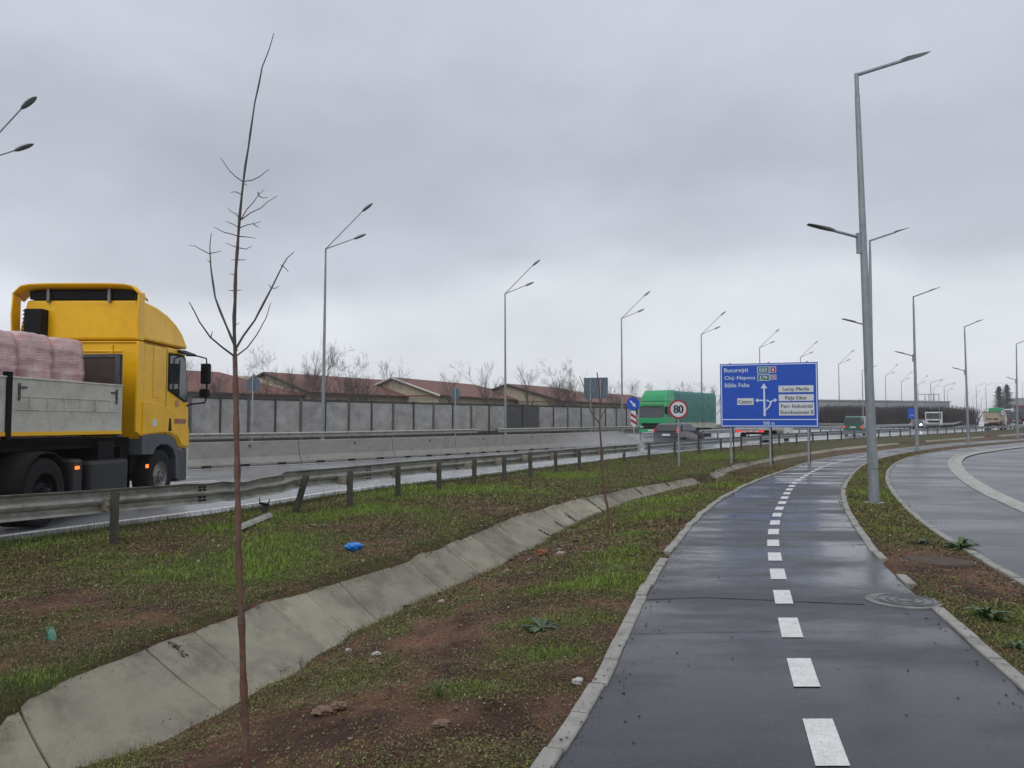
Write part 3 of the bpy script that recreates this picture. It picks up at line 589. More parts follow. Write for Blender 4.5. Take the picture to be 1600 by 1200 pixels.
# the beams, one length per part
def beam_pts(y0,y1,zf,off,n=6):
    r = []
    for k in range(n+1):
        y = y0+(y1-y0)*k/n; nn,tt = nrm(cR,y); r.append(fpt(cR,y,zf(y))-nn*off)
    return r
zt1 = lin([(5,.86-.155),(8.4,.79-.155),(9.9,.73-.15),(11.6,.69-.15),(12.6,.675-.15),(13.4,.75-.155)])
ys = np.linspace(3.0,13.4,46); pts = []; tl = []
for y in ys:
    nn,tt = nrm(cR,y); w_ = float(np.exp(-((y-12.35)/.33)**2)); r_ = math.sin(y*9)*.012*float(np.clip((y-10.8)/1.2,0,1))
    pts.append(fpt(cR,float(y),float(zt1(y))-.02*w_+r_)-nn*(.32+.10*w_)); tl.append((.05+.32*w_)*float(np.clip((13.1-y)/.5,0,1))+.12*math.sin(y*5)*float(np.clip((y-11)/1.5,0,1)*np.clip((13.1-y)/.4,0,1)))
m = MB(); wbeam(m,pts,-1,tilt=tl); o = m.build('beam',M['galv'],g1,solid=.004); tag(o,'dented older beam length bent near the leaning post')
zt2 = lin([(13.2,.77-.155),(18,.74-.155),(22,.72-.155),(27,.73-.155),(33,.72-.155),(37,.72-.155)])
yy = [13.25]+along(cR,15.6,4.0,20,31.5)+[32.6]
for a,b in zip(yy,yy[1:]):
    m = MB(); wbeam(m,beam_pts(a,b+.12,zt2,.34),-1); m.build('beam',M['galv'],g1,solid=.004)
    y = b; nn,tt = nrm(cR,y); ang = math.atan2(tt.x,tt.y); c = fpt(cR,y,float(zt2(y)))-nn*.30
    m = MB()
    for dz in (.05,-.05,.11,-.11):
        for dt in (-.05,.05): m.cyl(c+tt*dt+Vector((0,0,dz)),c+tt*dt+nn*.03+Vector((0,0,dz)),.014,n=6)
    m.build('bolt_row',M['black'],g1)
# fittings at the joint seen beside the trunk
y = 11.6; nn,tt = nrm(cR,y); c = fpt(cR,y,float(zt1(y)))-nn*.29; m = MB()
for dz in (.055,-.10,-.05,.10):
    for dt in (-.04,.04): m.cyl(c+tt*dt+Vector((0,0,dz)),c+tt*dt+nn*.04+Vector((0,0,dz)),.018,n=6)
m.build('bolt_row',M['black'],g1)
# old broken post stub and the torn strip of rail lying in the grass
p = P(412,806,-.02); z = gz(p.x,p.y)
e = empty('broken_post',(p.x,p.y,z),-.5,'short broken guardrail post with a bent bracket, standing in the grass under the dent','post stub')
m = MB(); m.box((0,0,.05),(.10,.006,.26),rx=.1); m.box((-.05,.02,.05),(.006,.05,.26),rx=.1); m.box((.05,.02,.05),(.006,.05,.26),rx=.1); m.build('stub',M['post'],e)
m = MB(); m.box((0,0,.19),(.20,.04,.035),ry=.12); m.tube([(-.09,0,.2),(-.11,0,.25),(-.105,.0,.30)],.008,n=5); m.tube([(.09,0,.19),(.12,0,.23),(.14,0,.28)],.008,n=5); m.build('bracket',M['black'],e)
p1,p2 = P(376,832,-.02),P(422,812,-.02); m = MB(); za,zb = gz(p1.x,p1.y)+.05,gz(p2.x,p2.y)+.10
d_ = (p2-p1); m.box(((p1.x+p2.x)/2,(p1.y+p2.y)/2,(za+zb)/2),(d_.length*1.1,.10,.006),rz=math.atan2(d_.y,d_.x),rx=.7)
m.box(((p1.x+p2.x)/2,(p1.y+p2.y)/2,(za+zb)/2-.02),(d_.length*1.08,.05,.006),rz=math.atan2(d_.y,d_.x),rx=-.5)
tag(m.build('torn_metal_strip',M['galv']),'torn strip of grey rail metal lying in the grass by the broken post','metal strip')
# other rails: posts every 3-4 m, lighter beams
def rail(name, f, zf, y0, y1, step, side, label, group=None, mat='galv_new', pmat='post', htop=.75, second=False, ln=12, nmax=95):
    e = empty(name,(0,0,0),0,label,'guardrail',group); ys_ = along(f,y0,step,nmax,y1)
    pm_ = None
    for y in ys_:
        z = float(zf(y)); nn,tt = nrm(f,y); ang = math.atan2(tt.x,tt.y)
        if pm_ is None:
            m = MB(); m.box((0,0,htop/2-.1),(.10,.02,htop+.2)); m.box((-.045,.02,htop/2-.1),(.01,.06,htop+.2)); m.box((.045,.02,htop/2-.1),(.01,.06,htop+.2)); pm_ = m.build('post',M[pmat],e); o = pm_
        else: o = pm_.copy(); col.objects.link(o)
        o.parent = e; o.location = (float(f(y)),y,z); o.rotation_euler = (0,0,-ang)
    a = ys_[0]
    while a < ys_[-1]:
        s = float((f(a+.3)-f(a-.3))/.6); b = min(a+ln/math.sqrt(1+s*s),ys_[-1]+.3); n = max(2,int((b-a)/2)); pts = []
        for k in range(n+1):
            y = a+(b-a)*k/n; nn,tt = nrm(f,y); pts.append(fpt(f,y,float(zf(y))+htop-.155)+nn*side*.12)
        m = MB(); wbeam(m,pts,side); m.build('beam',M[mat],e,solid=.004); a = b
    return e
rail('guardrail',cR,zR,32.9,75,3.3,-1,'pale grey guardrail running behind the speed limit sign and the big blue sign','near carriageway rails')
rail('guardrail',cR,zR,76.5,175,4.0,-1,'far end of the roadside guardrail past the green van, fading toward the ramp','near carriageway rails')
rail('guardrail',lambda Y:cM(Y),zM,51.5,170,3.0,1,'median guardrail starting at the striped marker and passing behind the dark hatchback','median rails')
rail('guardrail',lambda Y:cF(Y)-.2,zF,9,58,3.0,1,'long dark guardrail behind the concrete blocks, in front of the noise barrier','far side rails',mat='galv')
rail('guardrail',lambda Y:cF(Y)-.2,zF,58.5,150,4.0,1,'far side guardrail beyond the green truck','far side rails',mat='galv')
# ------------------------------------------------------------------ concrete barrier blocks
JP = [(-.30,0),(-.30,.08),(-.17,.30),(-.09,.86),(.09,.86),(.17,.30),(.30,.08),(.30,0)]
joints = [P(a,b,.09).y for a,b in [(303,733),(458,724),(573,717),(666,712),(748,708),(826,704),(888,701),(935,699)]]
jy = [joints[0]-(joints[1]-joints[0])*k for k in range(6,0,-1)]+joints
jy = sorted(set(jy)); jy = [y for y in jy if y>8]
extra = jy[-1]; 
while extra < 49.5: extra += 2.2; jy.append(extra)
nb = len(jy)-1; 
for i,(a,b) in enumerate(zip(jy,jy[1:])):
    ya,yb = a+.012,b-.012; m = MB(); vs = []; lw = []
    last = i == nb-1
    for y in (ya,(ya+yb)/2,yb):
        nn,tt = nrm(cM,y); c = fpt(cM,y,float(zM(y))-.01); k = 1.0
        if last: k = {ya:1.0,yb:.25}.get(y,.62)
        vs += [c+nn*p+Vector((0,0,q*k+.012)) for p,q in JP]
    fs = [(r*8+k,r*8+(k+1)%8,(r+1)*8+(k+1)%8,(r+1)*8+k) for r in range(2) for k in range(8)]+[tuple(range(8)),tuple(range(16,24))[::-1]]
    m.add(vs,fs)
    rank = next((k for k,q in enumerate(jy[:-1]) if abs(q-joints[0])<1e-6),0); k = i-rank
    if k < 0: lab = 'concrete barrier block hidden in part behind the yellow truck, '+ORD[-k-1]+' from its front end'
    elif last: lab = 'last sloped end block of the concrete median barrier by the spray'
    else: lab = ORD[k]+' concrete barrier block right of the yellow truck along the median'
    o = m.build('barrier_block',M['jersey'],None,bevel=.012,seg=1); tag(o,lab,'concrete barrier','concrete barrier blocks along the median')
    # drain feet, red reflector on the side facing us
    if not last:
        for fr in (.18,.5,.82):
            y = ya+(yb-ya)*fr; nn,tt = nrm(cM,y); c = fpt(cM,y,float(zM(y))+.035)+nn*.285; ang = math.atan2(tt.x,tt.y)
            m = MB(); m.box(c,(.05,.26*(yb-ya)/2.6,.06),rz=-ang); m.build('drain_slot',M['black'],o)
        y = ya+(yb-ya)*.56; nn,tt = nrm(cM,y); c = fpt(cM,y,float(zM(y))+.70)+nn*.125; ang = math.atan2(tt.x,tt.y)
        m = MB(); m.box(c,(.02,.09,.10),rz=-ang,ry=-.14); m.build('reflector',pm('reflector_red',(.20,.03,.03),(.14,.03,.03),rough=.4) if 'refl' not in M else M['refl'],o)
# ------------------------------------------------------------------ noise barrier
M['panel'] = pm('noise_panel_clouded', (.46,.455,.445), (.27,.265,.26), scale=.9, rough=.3, dirt=(.14,.135,.13), dscale=1.4, damt=.6, stretch=(1,1,1.6))
M['panel_dark'] = pm('noise_panel_dark', (.10,.10,.10), (.06,.06,.062), scale=2, rough=.5, stretch=(1,1,6))
M['frame'] = pm('noise_barrier_frame', (.055,.05,.046), (.035,.033,.03), scale=4, rough=.6)
M['frame_pale'] = pm('noise_barrier_post', (.13,.125,.12), (.085,.08,.078), scale=4, rough=.6)
nbt = empty('noise_barrier',(0,0,0),0,'long noise barrier of clouded grey panels between dark posts, behind the highway','noise barrier')
ys_ = along(cB,26,2.05,60,101); kdark = None
zB0, zB1 = lin([(20,.45),(60,.5),(110,.85)]), lin([(20,3.25),(45,3.25),(78,3.3),(104,3.6)])
for i,(a,b) in enumerate(zip(ys_,ys_[1:])):
    A,B_ = fpt(cB,a,0),fpt(cB,b,0); t = (B_-A).normalized(); nn = Vector((t.y,-t.x,0)); L_ = (B_-A).length; mid = (A+B_)/2; ang = math.atan2(t.y,t.x)
    z0,z1 = float(zB0(a)),float(zB1(a)); pxm = 800+mid.x/mid.y*1200; dark = 803<pxm<842
    m = MB(); m.box((mid.x,mid.y,(z0+.45+z1-.14)/2),(L_-.10,.03,z1-.14-z0-.45),rz=ang); m.build('panel',M['panel_dark' if dark else 'panel'],nbt)
    m = MB(); m.box((mid.x,mid.y,z0+.2),(L_-.10,.10,.50),rz=ang); m.build('plinth',M['frame'],nbt); m = MB(); m.box((mid.x,mid.y,z1-.07),(L_-.10,.08,.14),rz=ang); m.build('top_rail',M['frame'],nbt)
    m = MB(); w_ = .16 if i%2 else .10; m.box((A.x,A.y,(z0+z1)/2),(w_,.18,z1-z0+.1),rz=ang); m.build('post',M['frame_pale' if i%2 else 'frame'],nbt)
nbt2 = empty('noise_barrier',(0,0,0),0,'far pale noise barrier of narrow slats right of the big blue sign','noise barrier')
ys2 = along(cB,107,2.6,50,215)
for i,(a,b) in enumerate(zip(ys2,ys2[1:])):
    A,B_ = fpt(cB,a,0),fpt(cB,b,0); t = (B_-A).normalized(); L_ = (B_-A).length; mid = (A+B_)/2; ang = math.atan2(t.y,t.x)
    m = MB(); m.box((mid.x,mid.y,2.1),(L_-.3,.06,2.0),rz=ang); m.build('panel',M['panel'],nbt2)
    m = MB(); m.box((A.x,A.y,2.1),(.3,.2,2.3),rz=ang); m.build('post',M['frame_pale'],nbt2)
# ------------------------------------------------------------------ double-arm highway lamps
def lamp_head(mb_d, mb_g, c, t, s=1.0):
    "cobra head: pale shell above, dark glass below, long axis t"
    t = t.normalized(); side = t.cross(Vector((0,0,1))).normalized(); up = side.cross(t)
    n = 10; vs = []
    prof = [(-.42,.04,.04),(-.30,.10,.09),(-.05,.17,.13),(.18,.17,.11),(.36,.12,.07),(.46,.03,.02)]
    for d,w_,h in prof:
        for k in range(n+1):
            g = math.pi*k/n; vs.append(c+t*d*s+side*w_*s*math.cos(g)+up*h*s*math.sin(g))
    mb_g.add(vs,[(i*(n+1)+k,i*(n+1)+k+1,(i+1)*(n+1)+k+1,(i+1)*(n+1)+k) for i in range(5) for k in range(n)],True)
    vs = []
    for d,w_,h in prof:
        for k in range(n+1):
            g = math.pi*k/n; vs.append(c+t*d*s+side*w_*s*math.cos(g)-up*(h*.75 if d>-.2 else h)*s*math.sin(g))
    mb_d.add(vs,[(i*(n+1)+k,(i+1)*(n+1)+k,(i+1)*(n+1)+k+1,i*(n+1)+k+1) for i in range(5) for k in range(n)],True)
def make_double():
    e = empty('street_lamp'); m = MB(); m.tube([(0,0,-.3),(0,0,1.2),(0,0,12)],[.11,.11,.055],n=10); m.build('pole',M['pole2'],e)
    m = MB(); m.cyl((0,0,0),(0,0,.05),.22,n=12); m.build('base_plate',M['pole2'],e); m = MB(); m.box((.0,-.115,1.0),(.12,.02,.4)); m.build('service_door',M['pole2'],e)
    for vec in ((2.35,-.3,2.35),(1.75,.3,.75)):
        v = Vector(vec); m = MB(); m.tube([(0,0,11.95),Vector((0,0,11.95))+v],[.035,.03],n=8); a = m.build('arm',M['pole2'],e)
        md,mg = MB(),MB(); t = Vector((v.x,v.y*.6,v.z*.75 if vec[2]>1 else v.z)).normalized(); c = Vector((0,0,11.95))+v+t*.33
        lamp_head(md,mg,c,t,.95)
        h = mg.build('lamp_head',M['lamp_grey'],e); md.build('lens',M['lamp_glass'],h)
    return e
dlp = [(-48,256,12),(508,388,12),(790,458,12),(971,497,12),(1095,522,12),(1187,543,12),(1250,558,12),(1310,569,12),(1383,587,12),(1408,596,12),(1434,601,12),(1458,607,12),(1480,611,12),(1507,618,12),(1520,621,12),(1533,624,12)]
dlab = ['double-arm lamp at the left edge, only its two oval heads in view','double-arm lamp rising behind the concrete blocks right of the thin bare tree','double-arm lamp over the middle of the noise barrier','double-arm lamp just left of the keep-right arrow sign','double-arm lamp rising behind the trailer of the green truck','double-arm lamp above the left half of the big blue sign','double-arm lamp above the right half of the big blue sign','double-arm lamp just right of the big blue sign','double-arm lamp behind the large tapered pole, seen against the grey warehouse','double-arm lamp left of the small blue sign']
lp0 = None
for i,(a,b,H) in enumerate(dlp):
    zb = .45 if i<5 else .9; Y = (H+zb-CAMH)*FPX/(HOR-b)
    p = PY(a,b,Y); o = make_double() if i==0 else copy_tree(lp0)
    if i==0: lp0 = o
    o.location = (p.x,p.y,p.z-H); o.rotation_euler = (random.uniform(-.004,.004),random.uniform(-.004,.006),.0)
    far_lab = 'distant double-arm lamp, '+ORD[i-10]+' of those right of the small blue sign' if i>=10 else None
    tag(o,dlab[i] if i<10 else far_lab,'street lamp','double-arm lamps along the highway')
# ------------------------------------------------------------------ lamps of the cycle path
def flat_head(m, c, t, s=1.0):
    t = t.normalized(); side = t.cross(Vector((0,0,1))).normalized(); up = side.cross(t); vs = []
    for d,w_,h,l in [(-.26,.03,.035,.02),(-.10,.06,.05,.022),(.10,.10,.03,.016),(.38,.11,.010,.010),(.50,.08,.002,.004)]:
        vs += [c+(t*d+side*w_+up*-l)*s,c+(t*d+side*w_*.8+up*h)*s,c+(t*d-side*w_*.8+up*h)*s,c+(t*d-side*w_+up*-l)*s]
    m.add(vs,[(i*4+k,i*4+(k+1)%4,(i+1)*4+(k+1)%4,(i+1)*4+k) for i in range(4) for k in range(4)]+[(0,1,2,3),(16,19,18,17)])
def make_path_lamp(H=8.9, low=True, arm=(1.15,.25,.42), zlow=5.45):
    e = empty('street_lamp'); m = MB(); m.tube([(0,0,-.3),(0,0,.0),(0,0,H*.95)],[.115,.105,.05],n=14); m.build('pole',M['pole'],e)
    m = MB(); m.tube([(0,0,H*.94),(0,0,H)],[.042,.042],n=10); v = Vector(arm); m.tube([(0,0,H-.03),Vector((0,0,H-.03))+v],[.038,.034],n=10); m.build('arm',M['pole'],e)
    m = MB(); c = Vector((0,0,H-.03))+v; flat_head(m,c+v.normalized()*.15,v,1.0); m.build('lamp_head',M['lamp_dark'],e)
    m = MB(); m.cyl((0,0,-.01),(0,0,.03),.2,n=16); m.build('base_plate',M['pole'],e); m = MB(); m.box((0,-.106,.9),(.11,.02,.35)); m.build('service_door',M['pole'],e)
    if low:
        v2 = Vector((-.62,-.1,.14)); m = MB(); m.box((-.10,0,zlow-.12),(.07,.08,.42)); m.tube([(-.08,0,zlow),Vector((-.08,0,zlow))+v2],[.032,.028],n=8); m.build('lower_arm',M['pole'],e)
        m = MB(); flat_head(m,Vector((-.08,0,zlow))+v2+v2.normalized()*.12,v2,.8); m.build('lower_lamp_head',M['lamp_dark'],e)
    return e
pl0 = make_path_lamp()
pl = [((1366,787),(1338,115),'nearest tapered zinc lamp pole, in the weed strip beside the cycle path'),((1363,724),(1359,375),'lamp pole right behind the nearest tapered pole, its arm showing to the right'),((1433,705),(1427,463),'third cycle path lamp, right of the small blue sign'),((1513,690),(1507,510),'fourth cycle path lamp, in front of the beige dump truck'),((1590,684),(1588,537),'last cycle path lamp at the right edge of the photo')]
for i,(b,t,lab) in enumerate(pl):
    p = P(*b,0.0); H_ = PY(t[0],t[1],p.y); o = pl0 if i==0 else copy_tree(pl0); sc = (H_.z)/8.9; o.location = (p.x,p.y,0); o.scale = (max(.85,min(sc,1.15)),)*2+(sc,)
    o.rotation_euler = (0,math.atan2(H_.x-p.x,H_.z),random.uniform(-.05,.05) if i else 0); tag(o,lab,'street lamp','cycle path lamps')
sl0 = None
sp = [(1347,578,113),(1454,598,130),(1475,603,150),(1525,603,190),(1540,602,215),(1556,601,240),(1566,601,265),(1577,600,290),(1586,599,320),(1597,598,350)]
for i,(a,b,Y) in enumerate(sp):
    t = PY(a,b,Y); H_ = 9.0
    if i==0: sl0 = make_path_lamp(9.0,False,(1.9,.3,.55)); o = sl0
    else: o = copy_tree(sl0)
    o.location = (t.x,t.y,t.z-9.0)
    tag(o,['single-arm lamp standing between the big blue sign and the nearest tapered pole','distant single-arm lamp just left of the sign gantry posts','distant single-arm lamp right of the sign gantry'][i] if i<3 else ORD[i-3]+' of the distant single-arm lamps on the ramp beyond the dump truck','street lamp','single-arm lamps on the far ramp')
# ------------------------------------------------------------------ signs
def post_round(m,x,y,z0,z1,r=.03): m.cyl((x,y,z0),(x,y,z1),r,r,n=12)
FONT_BASE = None
def text_mesh(body, size, xs=1.0):
    cu = bpy.data.curves.new('txt','FONT'); cu.body = body; cu.size = 1.0; cu.resolution_u = 3
    ob = bpy.data.objects.new('txt',cu); col.objects.link(ob); dg = bpy.context.evaluated_depsgraph_get(); me = bpy.data.meshes.new_from_object(ob.evaluated_get(dg))
    vs = [tuple(v.co) for v in me.vertices]; fs = [tuple(p.vertices) for p in me.polygons]
    bpy.data.objects.remove(ob); bpy.data.curves.remove(cu); bpy.data.meshes.remove(me)
    x0 = min(v[0] for v in vs); x1 = max(v[0] for v in vs)
    return [((v[0]-x0)*size*xs,v[1]*size) for v in vs],fs,(x1-x0)*size*xs
def _caph():
    vs,fs,w_ = text_mesh('E',1.0); return max(v[1] for v in vs)
CAPH = _caph()
def put_text(mb, body, x, z, h, width=None, y=-.02, centre=False, fat=0):
    "capital height h (metres), lower-left corner at x,z on the sign's face; width squeezes to fit; doubled for weight"
    vs,fs,w_ = text_mesh(body,h/CAPH)
    k = (width/w_) if width else 1.0
    if centre: x = x-w_*k/2
    for dx in ([0] if not fat else [-fat,fat]):
        mb.add([(x+a*k+dx,y-abs(dx)*.01-(0.0004 if dx>0 else 0),z+b) for a,b in vs],fs)
# big blue direction sign; local x 0..3.7, face toward -y
TL,TR = PY(1124.7,569,31.6),PY(1277.5,564,30.4); W_ = math.hypot(TR.x-TL.x,TR.y-TL.y); ztop = TL.z; HH = 98.8/1200*31.6
bs = empty('direction_sign',(TL.x,TL.y,0),math.atan2(TR.y-TL.y,TR.x-TL.x),'big blue direction sign with white lettering and arrows on three posts by the ditch','road sign')
zb = ztop-HH
def U(px,py):
    "a point of the sign's face from where it shows on the enlarged photograph (8.889 px per px)"
    X,Y_ = px/8.889+1110,py/8.889+555; u = (X-1124.7)/(1278-1124.7); yt = 569-5*u; yb_ = 667.4-1.2*u
    return u*W_, ztop-(Y_-yt)/(yb_-yt)*HH
m = MB(); m.box((W_/2,.012,zb+HH/2),(W_,.024,HH)); m.build('panel',M['blue_sign'],bs,bevel=.004,seg=1)
m = MB(); t_ = .035; i_ = .055; y_ = -.003
for (cx_,cz_,w1,h1) in [(W_/2,ztop-i_,W_-2*i_+t_,t_),(W_/2,zb+i_,W_-2*i_+t_,t_),(i_,zb+HH/2,t_,HH-2*i_-t_),(W_-i_,zb+HH/2,t_,HH-2*i_-t_)]: m.box((cx_,y_,cz_),(w1,.006,h1))
zl = U(800,885)[1]; m.box((W_/2,y_,zl),(W_-2*i_-t_,.006,t_)); m.build('border_lines',M['sign_text'],bs)
m = MB()
def tx(body,x0,x1,yb_,yt_,mm=m,y=-.012,fat=.0035):
    a,b = U(x0,yb_); c,d = U(x1,yt_); put_text(mm,body,a,b,d-b,width=c-a,y=y,fat=fat)
tx('București',192,528,238,172); tx('Cluj–Napoca',196,630,340,280); tx('Băile Felix',200,552,446,384); tx('500 m',735,890,958,912)
# arrows
def poly(mm,pts,y=-.006): mm.add([(a,y,b) for a,b in [U(*q) for q in pts]],[tuple(range(len(pts)))])
poly(m,[(742,838),(772,838),(764,452),(800,452),(752,385),(706,455),(742,455)])
poly(m,[(742,612),(742,630),(668,630),(668,650),(628,622),(668,592),(668,612)],y=-.0065)
poly(m,[(783,612),(800,612),(830,632),(850,628),(870,615),(893,612),(893,588),(938,614),(893,645),(893,628),(875,630),(858,640),(852,668),(832,710),(800,742),(772,762),(770,745),(800,718),(826,678),(832,650),(812,635),(783,630)],y=-.0065)
m.build('lettering_white',M['sign_text'],bs)
def plate(name,mat,x0,y0,x1,y1,yy=-.006):
    a,b = U(x0,y1); c,d = U(x1,y0); mm = MB(); mm.box(((a+c)/2,yy/2-.001,(b+d)/2),(c-a,abs(yy),d-b)); return mm.build(name,mat,bs)
for q in [(955,405,1430,508),(955,528,1432,628),(957,640,1436,828),(374,592,604,688)]: plate('name_plate',M['sign_white'],*q)
m = MB()
for body,a,b,c,d in [('Leroy Merlin',1012,1370,487,430),('Piața Obor',1045,1340,608,555),('Parc Industrial',985,1410,722,668),('Eurobusiness II',980,1418,805,752),('Centru',390,582,668,615)]: tx(body,a,b,c,d,m,-.012,.0035)
m.build('lettering_black',M['sign_black'],bs)
for q in [(662,150,832,248),(664,258,834,352)]:
    plate('route_plate_border',M['sign_text'],*q,yy=-.005); plate('route_plate',M['sign_green'],q[0]+9,q[1]+8,q[2]-9,q[3]-8,yy=-.010)
for q in [(840,150,925,236),(845,262,927,335)]:
    plate('route_plate_border',M['sign_text'],*q,yy=-.005); plate('route_plate',M['sign_red'],q[0]+8,q[1]+8,q[2]-8,q[3]-8,yy=-.010)
m = MB(); tx('E60',695,800,225,172,m,-.018); tx('E79',700,800,335,280,m,-.018); tx('1',874,892,215,178,m,-.018); tx('76',862,910,318,280,m,-.018); m.build('route_lettering',M['sign_text'],bs)
for k,(fx,b,tz) in enumerate([(.105,(1145,723),0),(.51,(1210,725),0),(.895,(1262,716),0)]):
    m = MB(); x = W_*fx; z0_ = -.25; m.cyl((x,.055,z0_),(x,.055,ztop+.04),.04,n=12); m.build('post',M['galv_new'],bs)
    m = MB(); m.cyl((x+.10,1.15,z0_),(x+.02,.09,zb+1.2),.028,n=8); m.build('brace',M['post'],bs)
m = MB(); m.box((W_/2,.03,zb+.5),(W_-.1,.012,.05)); m.box((W_/2,.03,zb+2.0),(W_-.1,.012,.05)); m.build('back_rail',M['galv_new'],bs)
# speed limit
p = P(1061,731,-.05); zz = gz(p.x,p.y); c = PY(1060,639.5,p.y); R_ = 15.0/1200*p.y
sg = empty('speed_limit_sign',(p.x,p.y,zz),-.05,'round red-bordered speed limit sign reading 80 on a thin pole','road sign')
m = MB(); m.cyl((0,.03,-.2),(0,.03,c.z-zz-.05),.032,n=12); m.build('post',M['galv_new'],sg)
zc = c.z-zz; m = MB(); m.disc((0,0,zc),R_,'y',40,.02); m.build('rim_disc',M['sign_red'],sg)
m = MB(); m.disc((0,-.012,zc),R_*.80,'y',40,.006); m.build('face',M['sign_white'],sg)
m = MB(); put_text(m,'80',0,zc-R_*.40,R_*.82,width=R_*.98,y=-.019,centre=True,fat=.016); m.build('numeral',M['sign_black'],sg)
# keep right + striped marker at the nose of the median
y = 50.6; q = PY(989,631,y); zg = float(zM(y))
kr = empty('keep_right_sign',(q.x,y,zg),.0,'round blue sign with white arrow above a red and white striped board, at the nose of the median','road sign')
kr['label'] = 'round blue keep-right sign with white arrow above a red and white striped board'
zc = q.z-zg; R_ = 10.3/1200*y; m = MB(); m.cyl((.05,.04,-.2),(.05,.04,zc),.035,n=10); m.build('post',M['galv_new'],kr)
m = MB(); m.disc((0,0,zc),R_,'y',32,.03); m.build('disc',M['blue_sign'],kr)
m = MB(); a = math.radians(-48); r = R_
pts = [(-.62,.11),(.05,.11),(.05,.30),(.66,0),(.05,-.30),(.05,-.11),(-.62,-.11)]
m.add([(r*(p_*math.cos(a)-q_*math.sin(a)),-.022,zc+r*(p_*math.sin(a)+q_*math.cos(a))) for p_,q_ in pts],[tuple(range(7))]); m.build('arrow',M['sign_white'],kr)
w2,h2 = .34,1.05; zt = zc-R_-.03; m = MB(); m.box((.02,0,zt-h2/2),(w2,.03,h2)); b_ = m.build('striped_board',M['sign_white'],kr)
m = MB()
for k in range(3):
    z0_ = zt-.12-k*.38; m.add([(.02-w2/2,-.018,z0_),(.02+w2/2,-.018,z0_-.22),(.02+w2/2,-.018,z0_-.42),(.02-w2/2,-.018,z0_-.20)],[(0,1,2,3)]) if z0_-.42>zt-h2 else m.add([(.02-w2/2,-.018,z0_),(.02-w2/2+.15,-.018,z0_-.1),(.02-w2/2,-.018,zt-h2+.01)],[(0,1,2)])
m.build('stripes',M['sign_red'],b_)
# signs seen from behind, on the far side
def back_sign(name,px,pyt,pyb,Y,kind,wpx,label,posts=(0,)):
    c = PY(px,(pyt+pyb)/2,Y); hh = (pyb-pyt)/1200*Y; ww = wpx/1200*Y; zg = float(zF(Y)); e = empty(name,(c.x,c.y,zg),-.3,label,'road sign'); zc = c.z-zg; m = MB()
    if kind=='diamond': m.prism([(0,zc+hh/2),(ww/2,zc+.06*hh),(ww/2,zc-.18*hh),(ww*.36,zc-hh/2),(-ww*.36,zc-hh/2),(-ww/2,zc-.18*hh),(-ww/2,zc+.06*hh)],-.012,.012,'y')
    elif kind=='oct': m.prism([(ww/2*math.cos(math.radians(22.5+45*k))*1.05,zc+hh/2*math.sin(math.radians(22.5+45*k))*1.05) for k in range(8)],-.012,.012,'y')
    else:
        m.box((0,0,zc),(ww,.03,hh))
    b_ = m.build('panel',M['sign_back'],e)
    if kind=='rect':
        m = MB()
        for k in range(5): m.box((0,-.03,zc-hh/2+hh*(k+.5)/5),(ww,.03,.05))
        m.build('stiffener',M['sign_back'],e)
    for x in posts:
        m = MB(); m.cyl((x*ww,-.05,-.3),(x*ww,-.05,zc+hh*.42),.04,n=10); m.build('post',M['galv_new'],e)
back_sign('warning_sign',396,584,611,42.5,'diamond',25,'grey back of a pointed sign on a thin post behind the young bare tree')
back_sign('stop_sign',712,606,625,57.5,'oct',15.5,'small grey back of a rounded sign in front of the noise barrier')
back_sign('direction_sign',931,590,623,69,'rect',38,'large grey ribbed back of a rectangular sign on two posts above the noise barrier',(-.22,.2))
# small blue sign, gantry, round sign on the far right
c = PY(1424.5,646,96); zg = .8; e = empty('information_sign',(c.x,c.y,zg),-.2,'small blank-looking blue sign between the lamp poles on the right','road sign')
m = MB(); m.box((0,0,c.z-zg),(.88,.04,1.3)); m.build('panel',M['blue_sign'],e); m = MB(); m.tube([(-.2,-.03,c.z-zg-.2),(0,-.03,c.z-zg-.3),(.22,-.03,c.z-zg-.15)],.03,n=5); m.build('symbol',M['sign_text'],e)
m = MB(); m.cyl((0,.05,-.3),(0,.05,c.z-zg+.5),.05,n=8); m.build('post',M['galv_new'],e)
Y = 118; e = empty('speed_limit_sign',(PY(1567,645,Y).x,Y,.6),0,'small distant round white sign beside the beige dump truck','road sign')
zc = PY(1567,645,Y).z-.6; m = MB(); m.disc((0,0,zc),.44,'y',24,.03); m.build('rim_disc',M['sign_black'],e); m = MB(); m.disc((0,-.02,zc),.36,'y',24,.01); m.build('face',M['sign_white'],e)
m = MB(); put_text(m,'50',0,zc-.17,.34,width=.42,y=-.028,centre=True,fat=.01); m.build('numeral',M['sign_black'],e); m = MB(); m.cyl((0,.04,-.3),(0,.04,zc-.3),.05,n=8); m.build('post',M['galv_new'],e)
Y = 116; c0,c1 = PY(1432,616,Y),PY(1467,617,Y); zt = c0.z; e = empty('sign_gantry',(c0.x,Y,.8),0,'grey lattice sign gantry frame standing over the far carriageway','sign gantry')
w3 = c1.x-c0.x; ht = zt-.8; zl_ = PY(1432,634,Y).z-.8
m = MB(); 
for x in (0,.38*w3,w3*.55,w3*.78,w3): m.cyl((x,0,zl_-.3 if 0<x<w3 else -.5),(x,0,ht),.05,n=6)
m.cyl((0,0,ht),(w3,0,ht),.05,n=6); m.cyl((0,0,zl_),(w3,0,zl_),.04,n=6); m.cyl((0,0,(zl_+ht)/2),(w3,0,(zl_+ht)/2),.025,n=6); m.build('frame',M['pole2'],e)
